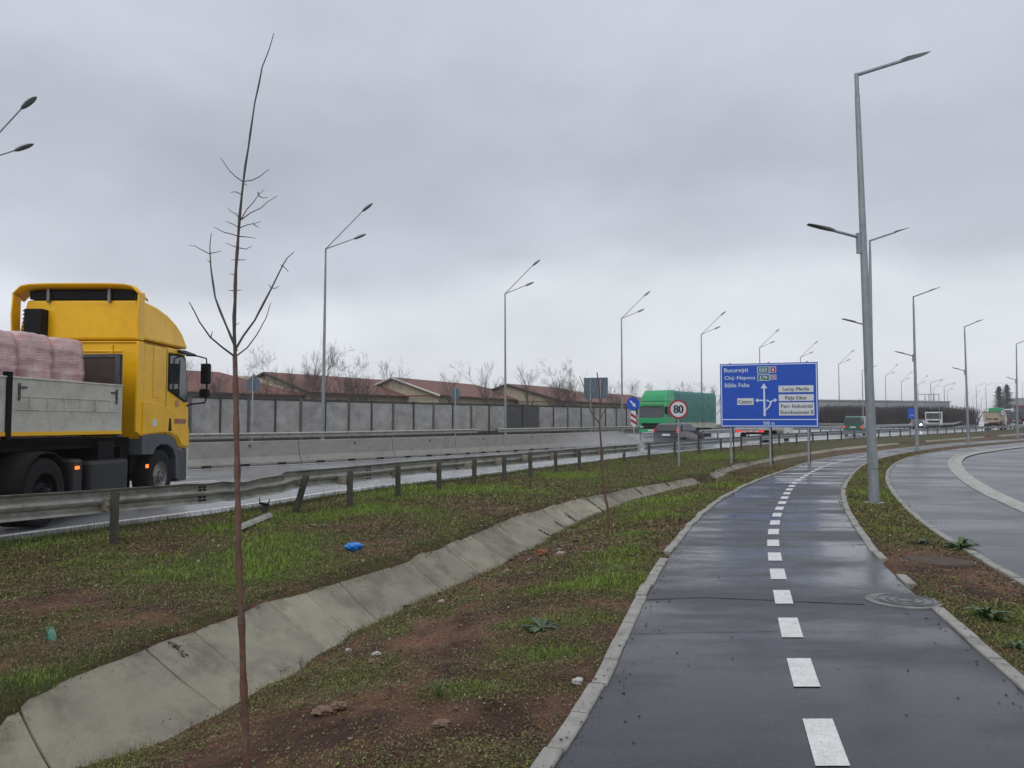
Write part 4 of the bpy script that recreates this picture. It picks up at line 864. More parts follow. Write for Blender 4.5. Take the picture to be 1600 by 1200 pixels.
# ------------------------------------------------------------------ the yellow lorry
M['yellow'] = pm('yellow_cab_paint', (.95,.53,.004), (.90,.48,.004), scale=1.5, rough=.35, coat=.2, spec=.3, dirt=(.5,.27,.02), dscale=3.2, damt=.35)
M['fender'] = pm('grey_fender', (.085,.098,.112), (.06,.07,.085), scale=3, rough=.5, dirt=(.06,.055,.05), dscale=3)
M['alu'] = pm('dirty_dropside_aluminium', (.58,.57,.50), (.47,.46,.40), scale=2, rough=.5, stretch=(1,1,2), dirt=(.22,.20,.165), dscale=3.2, damt=.55)
M['brown_board'] = pm('brown_headboard', (.045,.028,.022), (.075,.05,.04), scale=3, rough=.6)
M['pink'] = pm('pink_wrapped_packs', (.66,.42,.42), (.50,.28,.28), scale=4, rough=.3, coat=.3, stretch=(.5,.5,5), dirt=(.72,.60,.60), dscale=5, damt=.85, bump=.02, bscale=9)
M['wrap'] = pm('clear_wrap_sheen', (.62,.55,.56), (.52,.42,.43), scale=5, rough=.22)
M['tank'] = pm('fuel_tank_grimy', (.018,.018,.020), (.011,.011,.012), scale=3, rough=.42, spec=.3, dirt=(.03,.028,.026), dscale=4)
def wheel(parent, x, y, r, wd, side, rim=True, z=None, hub=.55, name='wheel'):
    "side +1: outer face to +x"
    z = r if z is None else z
    o = bpy.data.objects.new(name,None); col.objects.link(o); o.parent = parent; o.location = (x,y,z)
    m = MB(); n = 32; prof = [(0,.56),(.02,.60),(.0,.72),(-.01,.90),(.03,.97),(.10,1.0),(.5,1.0),(.9,1.0),(.97,.97),(1,.9),(1,.6)]
    vs = []
    for a,rr in prof:
        for k in range(n): g = 2*math.pi*k/n; vs.append((side*(-a*wd),math.cos(g)*rr*r,math.sin(g)*rr*r))
    m.add(vs,[(i*n+k,i*n+(k+1)%n,(i+1)*n+(k+1)%n,(i+1)*n+k) for i in range(len(prof)-1) for k in range(n)],True)
    m.build('tyre',M['tyre'],o)
    m = MB(); rp = [(.0,.57),(-.03,.55),(-.10,.50),(-.13,.40),(-.10,.30),(-.03,.26),(-.03,.14),(.03,.12),(.03,.0001)]; vs = []
    for a,rr in rp:
        for k in range(n): g = 2*math.pi*k/n; vs.append((side*(a*hub),math.cos(g)*rr*r,math.sin(g)*rr*r))
    m.add(vs,[(i*n+k,i*n+(k+1)%n,(i+1)*n+(k+1)%n,(i+1)*n+k) for i in range(len(rp)-1) for k in range(n)],True)
    for k in range(10):
        g = 2*math.pi*k/10; m.cyl((side*-.01,math.cos(g)*.2*r,math.sin(g)*.2*r),(side*.03,math.cos(g)*.2*r,math.sin(g)*.2*r),.016*r/.5,n=6)
    m.build('rim',M['rim'] if rim else M['black'],o)
    return o
D0 = 14.5; AZ = math.radians(1.0); cx0 = (223-800)/1200*D0
rt = Vector((math.cos(AZ),-math.sin(AZ),0)); c0 = Vector((cx0,D0,0))-rt*1.22; zr = .05
tk = empty('lorry',(c0.x,c0.y,zr),-AZ,'yellow lorry with high roof cab and pale dropside trailer on the near lane','lorry')
CL = 2.0
body = [(0,1.22),(0,3.11),(.95,3.11),(1.78,3.09),(1.93,2.2),(2.0,1.75),(2.0,1.02),(1.60,1.06),(1.42,1.24),(1.1,1.33),(.7,1.34),(.3,1.32),(0,1.22)][:-1]
m = MB(); m.prism(body,-1.22,1.22); cab = m.build('cab',M['yellow'],tk,bevel=.045,seg=3)
m = MB(); roof = [(0.0,3.14),(0,3.90),(.35,3.93),(.8,3.88),(1.15,3.78),(1.45,3.62),(1.68,3.42),(1.82,3.22),(1.86,3.13)]
m.prism(roof,-1.23,1.23,inset=lambda y,z: 1-.16*max(0,(z-3.2)/.75)**2); m.build('roof_fairing',M['yellow'],tk,bevel=.05,seg=3)
# curved lip over the rear of the roof, held by two brackets
m = MB(); vs = []; n = 16
for k in range(n+1):
    u = -1+2*k/n; z = 4.09+.05*(1-abs(u)**4)-.42*max(0,abs(u)-.86)/.14*.35; x = u*1.20
    vs += [(x,-.20,z+.02),(x,-.22,z+.05),(x,-.02,z+.06),(x,.16,z-.02),(x,.14,z-.06)]
fs = [(i*5+k,i*5+(k+1)%5,(i+1)*5+(k+1)%5,(i+1)*5+k) for i in range(n) for k in range(5)]+[(0,1,2,3,4),(n*5+4,n*5+3,n*5+2,n*5+1,n*5)]
m.add(vs,fs,True); m.build('roof_spoiler',M['yellow'],tk)
m = MB(); m.box((0,.10,4.0),(2.0,.2,.16)); m.build('roof_gap_shade',M['black'],tk)  # black box painted in for the shade in the gap under the lip
for x in (-.62,.55):
    m = MB(); m.box((x,-.03,3.98),(.05,.05,.26)); m.build('bracket',M['rim'],tk)
for sx in (-1,1):
    m = MB(); m.prism([(-.20,3.12),(-.24,3.6),(-.20,4.0),(.02,4.04),(.02,3.12)],sx*1.175,sx*1.21); m.build('side_flap',M['yellow'],tk,bevel=.015)
    m = MB(); m.prism([(-.20,1.4),(-.20,3.08),(.02,3.1),(.02,1.3)],sx*1.17,sx*1.215); m.build('side_flap',M['yellow'],tk,bevel=.01)
m = MB(); m.box((-.80,-.10,3.40),(.34,.22,.62)); 
for k in range(8): m.box((-.985,-.10,3.15+k*.075),(.04,.2,.03))
m.build('air_intake',M['black'],tk,bevel=.02)
m = MB(); m.box((0,-.012,3.10),(2.3,.03,.03)); m.box((.2,-.012,2.92),(1.2,.02,.02)); m.box((.62,-.02,2.2),(.03,.03,1.7)); m.build('rear_wall_trim',M['yellow'],tk,bevel=.008)
for sx in (1,-1):
    X = sx*1.222
    # side window: black rubber, glass, pillar of the quarter light
    win = [(.99,2.22),(.99,2.99),(1.62,2.99),(1.77,2.92),(1.91,2.02),(1.74,2.00)]
    m = MB(); m.prism(win,X,X+sx*.008); fr = m.build('window_frame',M['black'],tk)
    c_ = (sum(p[0] for p in win)/6,sum(p[1] for p in win)/6); wi = [(c_[0]+(p[0]-c_[0])*.88,c_[1]+(p[1]-c_[1])*.90) for p in win]
    m = MB(); m.prism(wi,X+sx*.008,X+sx*.014); m.build('side_window',M['glass'],fr)
    m = MB(); m.box((X+sx*.017,1.46,2.5),(.01,.028,.74),rx=-.05); m.build('window_bar',M['black'],fr)
    m = MB(); m.box((X+sx*.12,1.55,3.03),(.26,.34,.03),ry=sx*.35,rx=.1); m.build('window_visor',M['black'],tk)
    # door seam, embossed sleeper panel, step in the body line
    m = MB(); m.box((X,.93,2.2),(.006,.012,1.75)); m.box((X,.45,3.085),(.006,.9,.012)); m.box((X+sx*.002,1.5,1.55),(.006,.62,.01)); m.build('door_seam',M['black'],tk)
    m = MB(); m.box((X+sx*.004,.50,2.55),(.02,.26,.98)); m.build('sleeper_panel',M['yellow'],tk,bevel=.02)
    m = MB(); m.prism([(.0,1.34),(0,1.98),(.5,1.96),(1.1,1.86),(1.55,1.70),(1.9,1.52),(1.97,1.40),(1.97,1.06),(1.62,1.10),(1.44,1.28),(1.1,1.37),(.7,1.38),(.3,1.36)],X-sx*.02,X+sx*.028); m.build('lower_side_panel',M['yellow'],tk,bevel=.016)
    m = MB(); m.prism([(1.00,1.40),(1.03,1.66),(1.10,1.66),(1.14,1.40)],X+sx*.026,X+sx*.032); m.build('door_handle',M['black'],tk)
    m = MB(); m.box((X+sx*.031,.42,1.57),(.006,.17,.13)); m.build('sticker',M['sign_white'],tk)
    m = MB(); m.box((X+sx*.032,1.52,1.60),(.006,.52,.10)); st = m.build('side_stripe',pm('stripe_maroon',(.22,.05,.03),(.45,.18,.05),scale=14,rough=.4),tk)
    m = MB(); m.disc((X+sx*.004,1.42,1.97),.085,'x',16,.006); m.build('emblem',pm('emblem_red',(.42,.13,.05),(.60,.35,.10),scale=22,rough=.4),tk)
    # fender, arch, step
    m = MB(); F_ = [(.0,.96),(.0,1.33),(.3,1.35),(.9,1.34),(1.22,1.30),(1.42,1.17),(1.52,.95),(1.54,.42),(1.44,.42),(1.40,.85),(1.28,1.03),(1.05,1.13),(.75,1.14),(.55,1.08),(.45,.96)]
    m.prism(F_,X-sx*.30,X+sx*.012); m.build('fender',M['fender'],tk,bevel=.015)
    m = MB(); m.prism([(1.54,.35),(1.54,1.02),(1.96,1.0),(1.98,.35)],X-sx*.5,X-sx*.01); m.build('bumper_corner',pm('bumper_dark',(.02,.022,.028),(.035,.037,.042),scale=3,rough=.4),tk,bevel=.03)
    m = MB(); m.box((X-sx*.06,1.97,.74),(.14,.08,.58)); m.build('headlight',pm('headlight_shell',(.62,.62,.60),(.5,.5,.5),rough=.15),tk,bevel=.03)
    m = MB(); m.prism([(.1,.6),(.1,1.3),(1.5,1.3),(1.5,.6)],sx*.75,sx*.95); m.build('wheel_arch',M['black'],tk)
    # mirror arm with two mirrors
    m = MB(); m.tube([(X,1.80,3.0),(X+sx*.18,1.90,3.0),(X+sx*.36,1.98,2.95),(X+sx*.38,1.98,2.75)],.018,n=6); m.tube([(X,1.88,1.93),(X+sx*.10,1.95,1.97),(X+sx*.34,1.99,2.0),(X+sx*.38,1.98,2.12),(X+sx*.38,1.98,2.75)],.02,n=6); m.build('mirror_arm',M['black'],tk)
    m = MB(); m.box((X+sx*.36,1.97,2.62),(.20,.12,.44)); m.build('mirror',M['black'],tk,bevel=.03)
    m = MB(); m.box((X+sx*.34,1.97,2.20),(.20,.12,.19)); m.build('mirror',M['black'],tk,bevel=.03)
    m = MB(); m.box((X-sx*.012,.25,.74),(.02,.10,.07)); m.build('side_marker',M['amber'],tk,bevel=.01)
    wheel(tk,sx*1.20,.80,.52,.32,sx)
    wheel(tk,sx*1.20,-2.85,.52,.62,sx,rim=False,hub=1.6)
m = MB(); m.prism([(1.79,3.0),(1.94,2.16),(1.99,1.80),(2.0,1.80),(1.96,2.2),(1.81,3.02)],-1.08,1.08); m.build('windscreen',M['glass'],tk)
m = MB(); m.prism([(1.75,3.12),(1.98,3.0),(2.02,2.86),(1.98,2.86),(1.9,3.0)],-1.12,1.12); m.build('sun_visor',M['black'],tk)
m = MB(); m.box((0,1.99,1.4),(2.0,.02,.55)); 
for k in range(5): m.box((0,2.01,1.18+k*.11),(1.9,.03,.03))
m.build('grille',M['black'],tk); m = MB(); m.box((0,1.86,.62),(2.35,.3,.55)); m.build('bumper',M['fender'],tk,bevel=.04)
m = MB(); m.box((0,-1.6,.95),(.9,6.4,.28)); m.box((0,-.2,1.1),(2.0,.3,.4)); m.box((0,-1.0,1.0),(2.2,.5,.5)); m.box((0,-1.6,.55),(1.4,4.4,.5)); m.build('chassis',M['chassis'],tk)
m = MB(); m.box((.92,-1.05,.60),(.56,1.28,.66)); m.build('fuel_tank',M['tank'],tk,bevel=.07,seg=3)
m = MB(); m.box((.95,-2.02,.62),(.5,.32,.72)); m.build('air_tank_box',M['tank'],tk,bevel=.05)
m = MB(); m.box((1.21,-2.05,.84),(.03,.10,.055)); m.build('side_marker',M['amber'],tk,bevel=.01)
m = MB(); vs = [] 
for k in range(13):
    g = math.radians(-5+190*k/12); vs += [(.72,-2.85+.60*math.cos(g),.52+.60*math.sin(g)),(1.22,-2.85+.60*math.cos(g),.52+.60*math.sin(g))]
m.add(vs,[(i*2,i*2+1,i*2+3,i*2+2) for i in range(12)],True); m.build('mudguard',M['chassis'],tk,solid=.02)
# trailer coupled behind, turned a few degrees
ta = bpy.data.objects.new('trailer',None); col.objects.link(ta); ta.parent = tk
bx = (194-800)/1200*14.0; AZT = math.radians(8); rt2 = Vector((math.cos(AZT),-math.sin(AZT),0)); cT = Vector((bx,14.0,0))-rt2*1.25
loc = Matrix.Rotation(AZ,4,'Z') @ (cT-c0); ta.location = (loc.x,loc.y,0); ta.rotation_euler = (0,0,-(AZT-AZ))
TL_ = 9.0
m = MB(); m.box((0,-TL_/2,1.22),(2.5,TL_,.16)); m.box((.45,-TL_/2,1.02),(.15,TL_,.3)); m.box((-.45,-TL_/2,1.02),(.15,TL_,.3)); m.box((1.235,-TL_/2,1.24),(.03,TL_,.14)); m.build('trailer_bed',M['chassis'],ta)
for sx in (1,-1):
    y = -.02
    for k in range(3):
        ln = 2.66; m = MB(); yc = y-ln/2; m.box((sx*1.23,yc,1.80),(.03,ln-.05,.86))
        m.box((sx*1.25,yc,2.24),(.02,ln-.05,.03)); m.box((sx*1.25,yc,1.96),(.012,ln-.3,.02)); m.box((sx*1.25,yc,1.76),(.012,ln-.3,.02))
        for j in range(6): m.box((sx*1.25,yc-ln*.34+j*ln*.14,1.86),(.02,.03,.2))
        b_ = m.build('dropside_board',M['alu'],ta,bevel=.006,seg=1)
        m = MB(); m.box((sx*1.248,yc,1.395),(.02,ln-.06,.06)); m.build('reflective_strip',M['yellow'],b_)
        m = MB(); 
        for j in (-1,1): m.box((sx*1.255,yc+j*(ln/2-.20),2.03),(.02,.035,.26)); m.box((sx*1.257,yc+j*(ln/2-.27),2.10),(.02,.15,.03))
        m.build('latch',M['post'],b_)
        y -= ln; m = MB(); m.box((sx*1.23,y,1.82),(.09,.09,1.0)); m.build('stake',M['chassis'],ta); 
m = MB(); m.box((0,-.05,2.05),(2.4,.05,1.45)); m.build('headboard',M['brown_board'],ta)
m = MB(); m.box((1.16,-.05,2.05),(.08,.10,1.5)); m.box((-1.16,-.05,2.05),(.08,.10,1.5)); m.box((0,-.05,2.79),(2.4,.08,.06)); m.build('headboard_frame',M['fender'],ta)
m = MB(); m.box((0,-.55,1.9),(1.5,.5,1.15)); m.build('folded_tarpaulin',M['brown_board'],ta,bevel=.2,seg=3)
m = MB(); m.box((1.2,-3.05,.88),(.05,.16,.045)); m.build('side_marker',M['amber'],ta)
m = MB(); m.box((1.2,-3.55,.62),(.05,.5,.16)); m.build('reflector_plate',pm('orange_plate',(.5,.17,.05),(.4,.13,.05),scale=12,rough=.4),ta)
m = MB(); m.box((1.22,-3.5,.42),(.05,.13,.07)); m.build('side_marker',M['red_light'],ta)
m = MB(); m.box((1.0,-5.4,.8),(.4,.02,.6)); m.build('mud_flap',M['black'],ta)
for y in (-5.9,-7.2): wheel(ta,1.2,y,.5,.4,1); wheel(ta,-1.2,y,.5,.4,-1)
bpy.context.view_layer.update()
# wrapped packs on the bed: separate loads
for i in range(6):
    pw = .74; yb_ = -.80-pw*(i+.5); wl = ta.matrix_world @ Vector((.0,yb_,1.30))
    e = empty('wrapped_load',wl,-AZT,'pink wrapped pallet of packs on the trailer, '+ORD[i]+' behind the cab','pallet load','pink wrapped pallet loads on the yellow lorry')
    m = MB(); n = 36; nz = 34; Ht = 1.66-.04*random.random(); vs = []
    for r in range(nz+1):
        u = r/nz; zz_ = .02+Ht*u; rnd_ = 1-.06*max(0,(u-.92)/.08)**2; lay = 1-.012*(1 if r%4==0 else 0)
        for k in range(n):
            g = 2*math.pi*k/n; cc,ss = math.cos(g),math.sin(g); q = 1/(abs(cc)**14+abs(ss)**14)**(1/14); nn_ = float(fbm(k*.35+i*9,r*.30+3,3))-.5
            f = lay*rnd_*(1+.07*nn_); vs.append((cc*q*1.08*f,ss*q*(pw/2-.012)*f,zz_+.05*(float(fbm(cc*2+i*5,ss*2+7,2))-.5)*u))
    m.add(vs,[(a*n+k,a*n+(k+1)%n,(a+1)*n+(k+1)%n,(a+1)*n+k) for a in range(nz) for k in range(n)]+[tuple(range(n))[::-1]],True)
    m.build('packs',M['pink'],e)
    m = MB(); vt = [(v[0]*1.004,v[1]*1.002,v[2]) for v in vs[-n:]]; m.add([(x,y,z-.06) for x,y,z in vt]+[(x*.97,y*.97,z+.012) for x,y,z in vt],[(k,(k+1)%n,n+(k+1)%n,n+k) for k in range(n)]+[tuple(range(n,2*n))],True); m.build('top_wrap',M['wrap'],e)
# ------------------------------------------------------------------ the green lorry coming the other way
M['green'] = pm('green_cab_paint', (.012,.36,.13), (.010,.30,.11), scale=2, rough=.35, coat=.4)
M['green_l'] = pm('pale_green_paint', (.10,.42,.20), (.08,.36,.17), scale=2, rough=.35)
M['tarp'] = pm('green_tarpaulin', (.035,.20,.165), (.022,.135,.115), scale=2.5, rough=.4, rough2=.6, bump=.05, bscale=2.2, stretch=(1,1,1.5), dirt=(.06,.20,.16), dscale=1.2, damt=.5)
def HD(f,Y): nn,tt = nrm(f,Y); return math.atan2(tt.x,tt.y)
Y = 64.0; q = PY(1018,640,Y); zg = .38
gt = empty('lorry',(q.x,Y,zg),-(math.radians(40))+math.pi,'green lorry with tarpaulin trailer coming toward us on the far carriageway','lorry')
# local: +y is forward (toward us); front face at y = 0
m = MB(); m.prism([(0,.45),(0,1.6),(-.08,2.6),(-.22,3.05),(-1.9,3.1),(-1.9,.9),(-1.4,.9),(-1.4,.45)],-1.25,1.25); m.build('cab',M['green'],gt,bevel=.06)
m = MB(); m.prism([(-.25,3.08),(-.45,3.6),(-.8,4.02),(-1.9,4.08),(-1.9,3.08)],-1.2,1.2,inset=lambda y,z:1-.10*max(0,z-3.1)); m.build('roof_fairing',M['green'],gt,bevel=.05)
m = MB(); m.prism([(.02,1.75),(-.055,2.62),(-.03,2.62),(.045,1.75)],-1.12,1.12); m.build('windscreen',M['glass'],gt)
m = MB(); m.box((0,-.13,2.92),(2.0,.12,.24),rx=.25); m.build('name_board',M['green_l'],gt,bevel=.02)
m = MB(); m.box((0,.12,3.35),(2.2,.1,.05)); m.box((0,.08,2.72),(2.3,.3,.05)); m.build('sun_visor',M['green_l'],gt)
m = MB(); m.prism([(.02,.45),(.05,.75),(.02,1.02),(.0,1.02),(0,.45)],-1.22,1.22); m.box((0,.03,1.16),(1.9,.04,.22)); m.build('grille',M['black'],gt)
m = MB(); m.box((0,.06,.62),(2.4,.12,.32)); m.build('bumper',M['green'],gt,bevel=.03)
m = MB(); m.box((0,.13,.66),(.55,.02,.12)); m.build('number_plate',M['plate'],gt)
for sx in (-1,1):
    m = MB(); m.box((sx*.92,.08,.95),(.36,.08,.16)); m.build('headlight',M['lamp_grey'],gt,bevel=.02)
    m = MB(); m.box((sx*1.42,.1,2.3),(.22,.14,.62)); m.box((sx*1.33,.05,2.62),(.2,.03,.03)); m.build('mirror',M['black'],gt,bevel=.02)
    m = MB(); m.prism([(-.35,1.8),(-.40,2.65),(-1.2,2.65),(-1.2,1.8)],sx*1.245,sx*1.256); m.build('side_window',M['glass'],gt)
    wheel(gt,sx*1.2,-1.35,.5,.3,sx)
    for y in (-6.9,-8.2): wheel(gt,sx*1.22,y,.5,.3,sx,rim=False)
m = MB(); LT = 7.4; n = 14; vs = []
for i in range(n+1):
    y = -2.15-LT*i/n; bul = .07*(i%2)+.02*math.sin(i*2.1); sag = .04*math.sin(i*1.57)
    for x,z in ((-1.27-bul,1.35),(-1.29-bul,2.4),(-1.27,3.7+sag),(-1.15,3.98+sag*.5),(0,4.05),(1.15,3.98+sag*.5),(1.27,3.7+sag),(1.29+bul,2.4),(1.27+bul,1.35)): vs.append((x,y,z))
m.add(vs,[(i*9+k,i*9+k+1,(i+1)*9+k+1,(i+1)*9+k) for i in range(n) for k in range(8)]+[tuple(range(9)),tuple(n*9+k for k in range(8,-1,-1))],True); m.build('tarpaulin',M['tarp'],gt)
m = MB(); m.box((0,-2.15-LT/2,1.12),(2.54,LT,.5)); m.build('side_board',pm('cream_sideboard',(.50,.50,.40),(.42,.42,.33),rough=.5),gt)
m = MB(); m.box((0,-5.2,.72),(1.6,7.6,.35)); m.build('chassis',M['chassis'],gt)
# ------------------------------------------------------------------ small cars
def car(name, px, py, Y, zg, az, L_, W_, H_, paint, label, cat, shape='hatch', lit=True, lx=0):
    q = PY(px,py,Y); e = empty(name,(q.x,Y,zg),-math.radians(az),label,cat); w2 = W_/2
    # local +y forward, rear face at y = 0
    if shape=='hatch': pr = [(0,.28),(-.02,.62),(.06,.92),(.30,H_-.08),(.55,H_),(L_*.52,H_),(L_*.72,.98),(L_*.95,.82),(L_,.55),(L_-.02,.26)]
    elif shape=='van': pr = [(0,.30),(0,.95),(.12,H_-.1),(.35,H_),(L_*.62,H_),(L_*.80,1.12),(L_*.96,.95),(L_,.55),(L_-.02,.28)]
    else: pr = [(0,.28),(0,.88),(L_*.14,.95),(L_*.26,H_),(L_*.58,H_),(L_*.74,.95),(L_*.96,.80),(L_,.5),(L_-.02,.26)]
    m = MB(); belt = .93 if shape!='van' else 1.05
    m.prism(pr,-w2,w2,inset=lambda y,z: 1-.20*max(0,(z-belt)/(H_-belt))**1.2 if z>belt else (1-.04*max(0,.5-z)/.3)); m.build('body',paint,e,bevel=.05,seg=3)
    ins = lambda z: 1-.20*max(0,(z-belt)/(H_-belt))**1.2
    # rear window
    rz = [(pr[2],pr[3])] if shape!='van' else [(pr[1],pr[2])]
    (y0,z0_),(y1,z1_) = rz[0]; zt,zb_ = z1_-.06,max(z0_,belt)+.03
    f = lambda z: y0+(y1-y0)*(z-z0_)/(z1_-z0_)
    m = MB(); m.add([(-w2*ins(zb_)*.86,f(zb_)-.045,zb_),(w2*ins(zb_)*.86,f(zb_)-.045,zb_),(w2*ins(zt)*.84,f(zt)-.045,zt),(-w2*ins(zt)*.84,f(zt)-.045,zt)],[(0,1,2,3)]); m.build('rear_window',M['glass'],e,solid=.02)
    ya,yb_ = pr[-5],pr[-4]
    for sx in (-1,1):
        za,zc_ = belt+.04,H_-.09; m = MB(); m.add([(sx*(w2*ins(za)+.012),.42,za),(sx*(w2*ins(za)+.012),L_*.70,za),(sx*(w2*ins(zc_)+.014),L_*.53,zc_),(sx*(w2*ins(zc_)+.014),.62,zc_)],[(0,1,2,3)]); m.build('side_window',M['glass'],e,solid=.012)
        zl = .80 if shape!='hatch' else 1.0; m = MB(); lm = M['red_lens'] if (shape=='hatch' and sx<0) else (M['red_light'] if lit else M['red_lens']); m.box((sx*(w2-.11)*(.97),-.01 if shape!='hatch' else .06,zl),(.17,.06,.22 if shape!='hatch' else .30),rx=-.2 if shape=='hatch' else 0); m.build('tail_light',lm,e,bevel=.015)
        m = MB(); m.box((sx*(w2+.08),L_*.68,1.0),(.16,.09,.12)); m.build('mirror',paint,e,bevel=.02)
        m = MB(); m.box((sx*(w2-.22),L_-.04,.68),(.3,.08,.14)); m.build('headlight',M['lamp_grey'],e,bevel=.02)
        for y in (.72,L_-.78): wheel(e,sx*w2,y,.31,.2,sx)
    m = MB(); m.box((0,-.03,.72 if shape!='van' else .78),(.52,.02,.12)); m.build('number_plate',M['plate'],e)
    m = MB(); m.box((0,0,.40),(W_-.1,.10,.22)); m.build('rear_bumper',paint,e,bevel=.04)
    return e
navy = pm('dark_navy_paint', (.010,.011,.018), (.018,.019,.028), scale=2, rough=.3, coat=.5, dirt=(.04,.04,.045), dscale=1.4, damt=.4)
vgreen = pm('van_green_paint', (.01,.11,.06), (.008,.085,.05), scale=2, rough=.3, coat=.5)
wpaint = pm('white_paint', (.62,.62,.60), (.5,.5,.49), scale=2, rough=.35, coat=.3, dirt=(.3,.3,.29), dscale=2)
car('hatchback',1041,690,47,.20,36,3.9,1.78,1.42,navy,'dark navy hatchback driving away in its own spray behind the speed limit sign','car')
car('minivan',1333,684,73.5,.48,38,4.4,1.8,1.85,vgreen,'green minivan with lit tail lights driving away, right of the big blue sign','van','van')
car('car',1500,662,170,.95,218,4.2,1.7,1.4,wpaint,'small distant white car between the lamp poles near the gantry','car','sedan',lit=False)
bpaint = pm('black_paint', (.012,.012,.014), (.02,.02,.022), rough=.3, coat=.3)
car('van',1584,660,143,1.4,38,5.0,2.2,2.5,bpaint,'distant black van with a red tail light near the right edge','van','van')
# flatbed seen under the blue sign
Y = 55.0; q = PY(1172,690,Y); fb = empty('flatbed_truck',(q.x,Y,.28),-math.radians(40),'white flatbed pickup with red tail lights, half hidden behind the big blue sign','truck')
m = MB(); m.box((0,1.9,.98),(2.2,3.8,.12)); 
m.build('bed',wpaint,fb,bevel=.02)
for sx in (-1,1):
    m = MB(); m.box((sx*1.09,1.9,1.22),(.03,3.8,.38)); m.build('side_board',wpaint,fb)
    m = MB(); m.box((sx*.86,-.03,.78),(.34,.06,.14)); m.build('tail_light',M['red_light'],fb,bevel=.01)
    wheel(fb,sx*1.0,.9,.34,.25,sx); wheel(fb,sx*.98,4.7,.34,.22,sx)
    m = MB(); m.prism([(4.1,1.3),(4.15,1.95),(4.9,1.95),(5.25,1.3)],sx*.985,sx*.998); m.build('side_window',M['glass'],fb)
m = MB(); m.box((0,-.02,1.22),(2.2,.03,.38)); m.build('tailgate',wpaint,fb,bevel=.01)
m = MB(); m.box((0,-.01,.78),(1.3,.03,.13)); 
m.build('reflector_bar',pm('red_white_bar',(.6,.6,.6),(.5,.05,.05),scale=9,rough=.4),fb)
m = MB(); m.box((0,2.5,.68),(.8,4.6,.25)); m.build('chassis',M['chassis'],fb)
m = MB(); m.prism([(4.0,.5),(4.0,2.05),(5.0,2.08),(5.45,1.3),(5.9,1.1),(5.95,.5)],-.98,.98,inset=lambda y,z:1-.10*max(0,z-1.3)); m.build('cab',wpaint,fb,bevel=.06)
# white lorry coming toward us, far right, and the car in front of it
Y = 124.0; q = PY(1459,660,Y); wl_ = empty('lorry',(q.x,Y,.85),math.pi-math.radians(30),'distant white lorry with dark roof edge coming toward us past the gantry','lorry')
m = MB(); m.prism([(0,.5),(0,1.5),(-.12,2.65),(-1.8,2.7),(-1.8,.5)],-1.22,1.22); m.build('cab',wpaint,wl_,bevel=.06)
m = MB(); m.prism([(.03,1.55),(-.09,2.45),(-.05,2.45),(.05,1.55)],-1.05,1.05); m.build('windscreen',M['glass'],wl_)
m = MB(); m.box((0,-4.5,2.0),(2.4,5.4,2.1)); m.build('load_body',M['fender'],wl_,bevel=.05)
m = MB(); m.box((0,-1.0,2.98),(2.5,1.5,.16)); m.build('roof_edge',M['black'],wl_,bevel=.05)
m = MB(); m.box((0,.02,1.1),(1.6,.04,.3)); m.build('grille',M['black'],wl_)
for sx in (-1,1):
    m = MB(); m.box((sx*1.45,-.1,1.9),(.28,.16,.8)); m.build('mirror',M['black'],wl_)
    wheel(wl_,sx*1.2,-.9,.48,.3,sx); wheel(wl_,sx*1.2,-5.8,.48,.3,sx)
Y = 108.0; q = PY(1431,668,Y); hc = empty('car',(q.x,Y,.78),math.pi-math.radians(35),'oncoming dark car with bright headlights behind the median rail','car')
m = MB(); m.prism([(0,.3),(0,.75),(-.9,.9),(-1.6,1.42),(-3.2,1.42),(-4.1,.9),(-4.2,.3)],-.85,.85,inset=lambda y,z:1-.2*max(0,z-.9)/.5); m.build('body',navy,hc,bevel=.06)
m = MB(); m.add([(-.72,-.95,.95),(.72,-.95,.95),(.62,-1.52,1.36),(-.62,-1.52,1.36)],[(0,1,2,3)]); m.build('windscreen',M['glass'],hc,solid=.02)
for sx in (-1,1):
    m = MB(); m.sphere((sx*.64,.02,.68),.15,10,(1.1,.4,.8)); m.build('headlight',M['head'],hc)
    wheel(hc,sx*.85,-.8,.31,.2,sx); wheel(hc,sx*.85,-3.4,.31,.2,sx)
# beige dump truck driving away
Y = 119.0; q = PY(1551,665,Y); dt = empty('dump_truck',(q.x,Y,.62),-math.radians(38),'beige dump truck driving away, seen from behind next to the round white sign','truck')
beige = pm('beige_body_paint', (.45,.38,.28), (.34,.28,.20), scale=2, rough=.5, dirt=(.2,.12,.08), dscale=2)
m = MB(); m.prism([(-1.25,2.75),(-1.2,1.5),(-.9,1.15),(.9,1.15),(1.2,1.5),(1.25,2.75)],0,4.8,'y'); m.build('tipper_body',beige,dt,bevel=.05)
m = MB(); m.box((0,2.4,2.8),(2.6,4.9,.10)); m.build('body_rim',pm('rusty_rim',(.14,.07,.05),(.2,.12,.08),rough=.6),dt)
m = MB(); m.box((-.1,5.9,2.95),(1.9,1.7,1.1)); m.build('roof_panel',M['green'],dt,bevel=.05)
m = MB(); m.box((0,5.9,1.7),(2.4,1.8,1.9)); m.build('cab',wpaint,dt,bevel=.08)
m = MB(); m.box((0,2.6,.85),(2.2,5.2,.4)); m.build('chassis',M['chassis'],dt)
for sx in (-1,1):
    m = MB(); m.box((sx*.85,-.05,.95),(.4,.06,.14)); m.build('tail_light',M['red_lens'],dt)
    for y in (.9,2.2,5.8): wheel(dt,sx*1.2,y,.5,.4,sx)
    m = MB(); m.box((sx*.45,-.02,1.7),(.7,.04,.22)); m.build('tailgate_mark',M['brown_board'],dt)
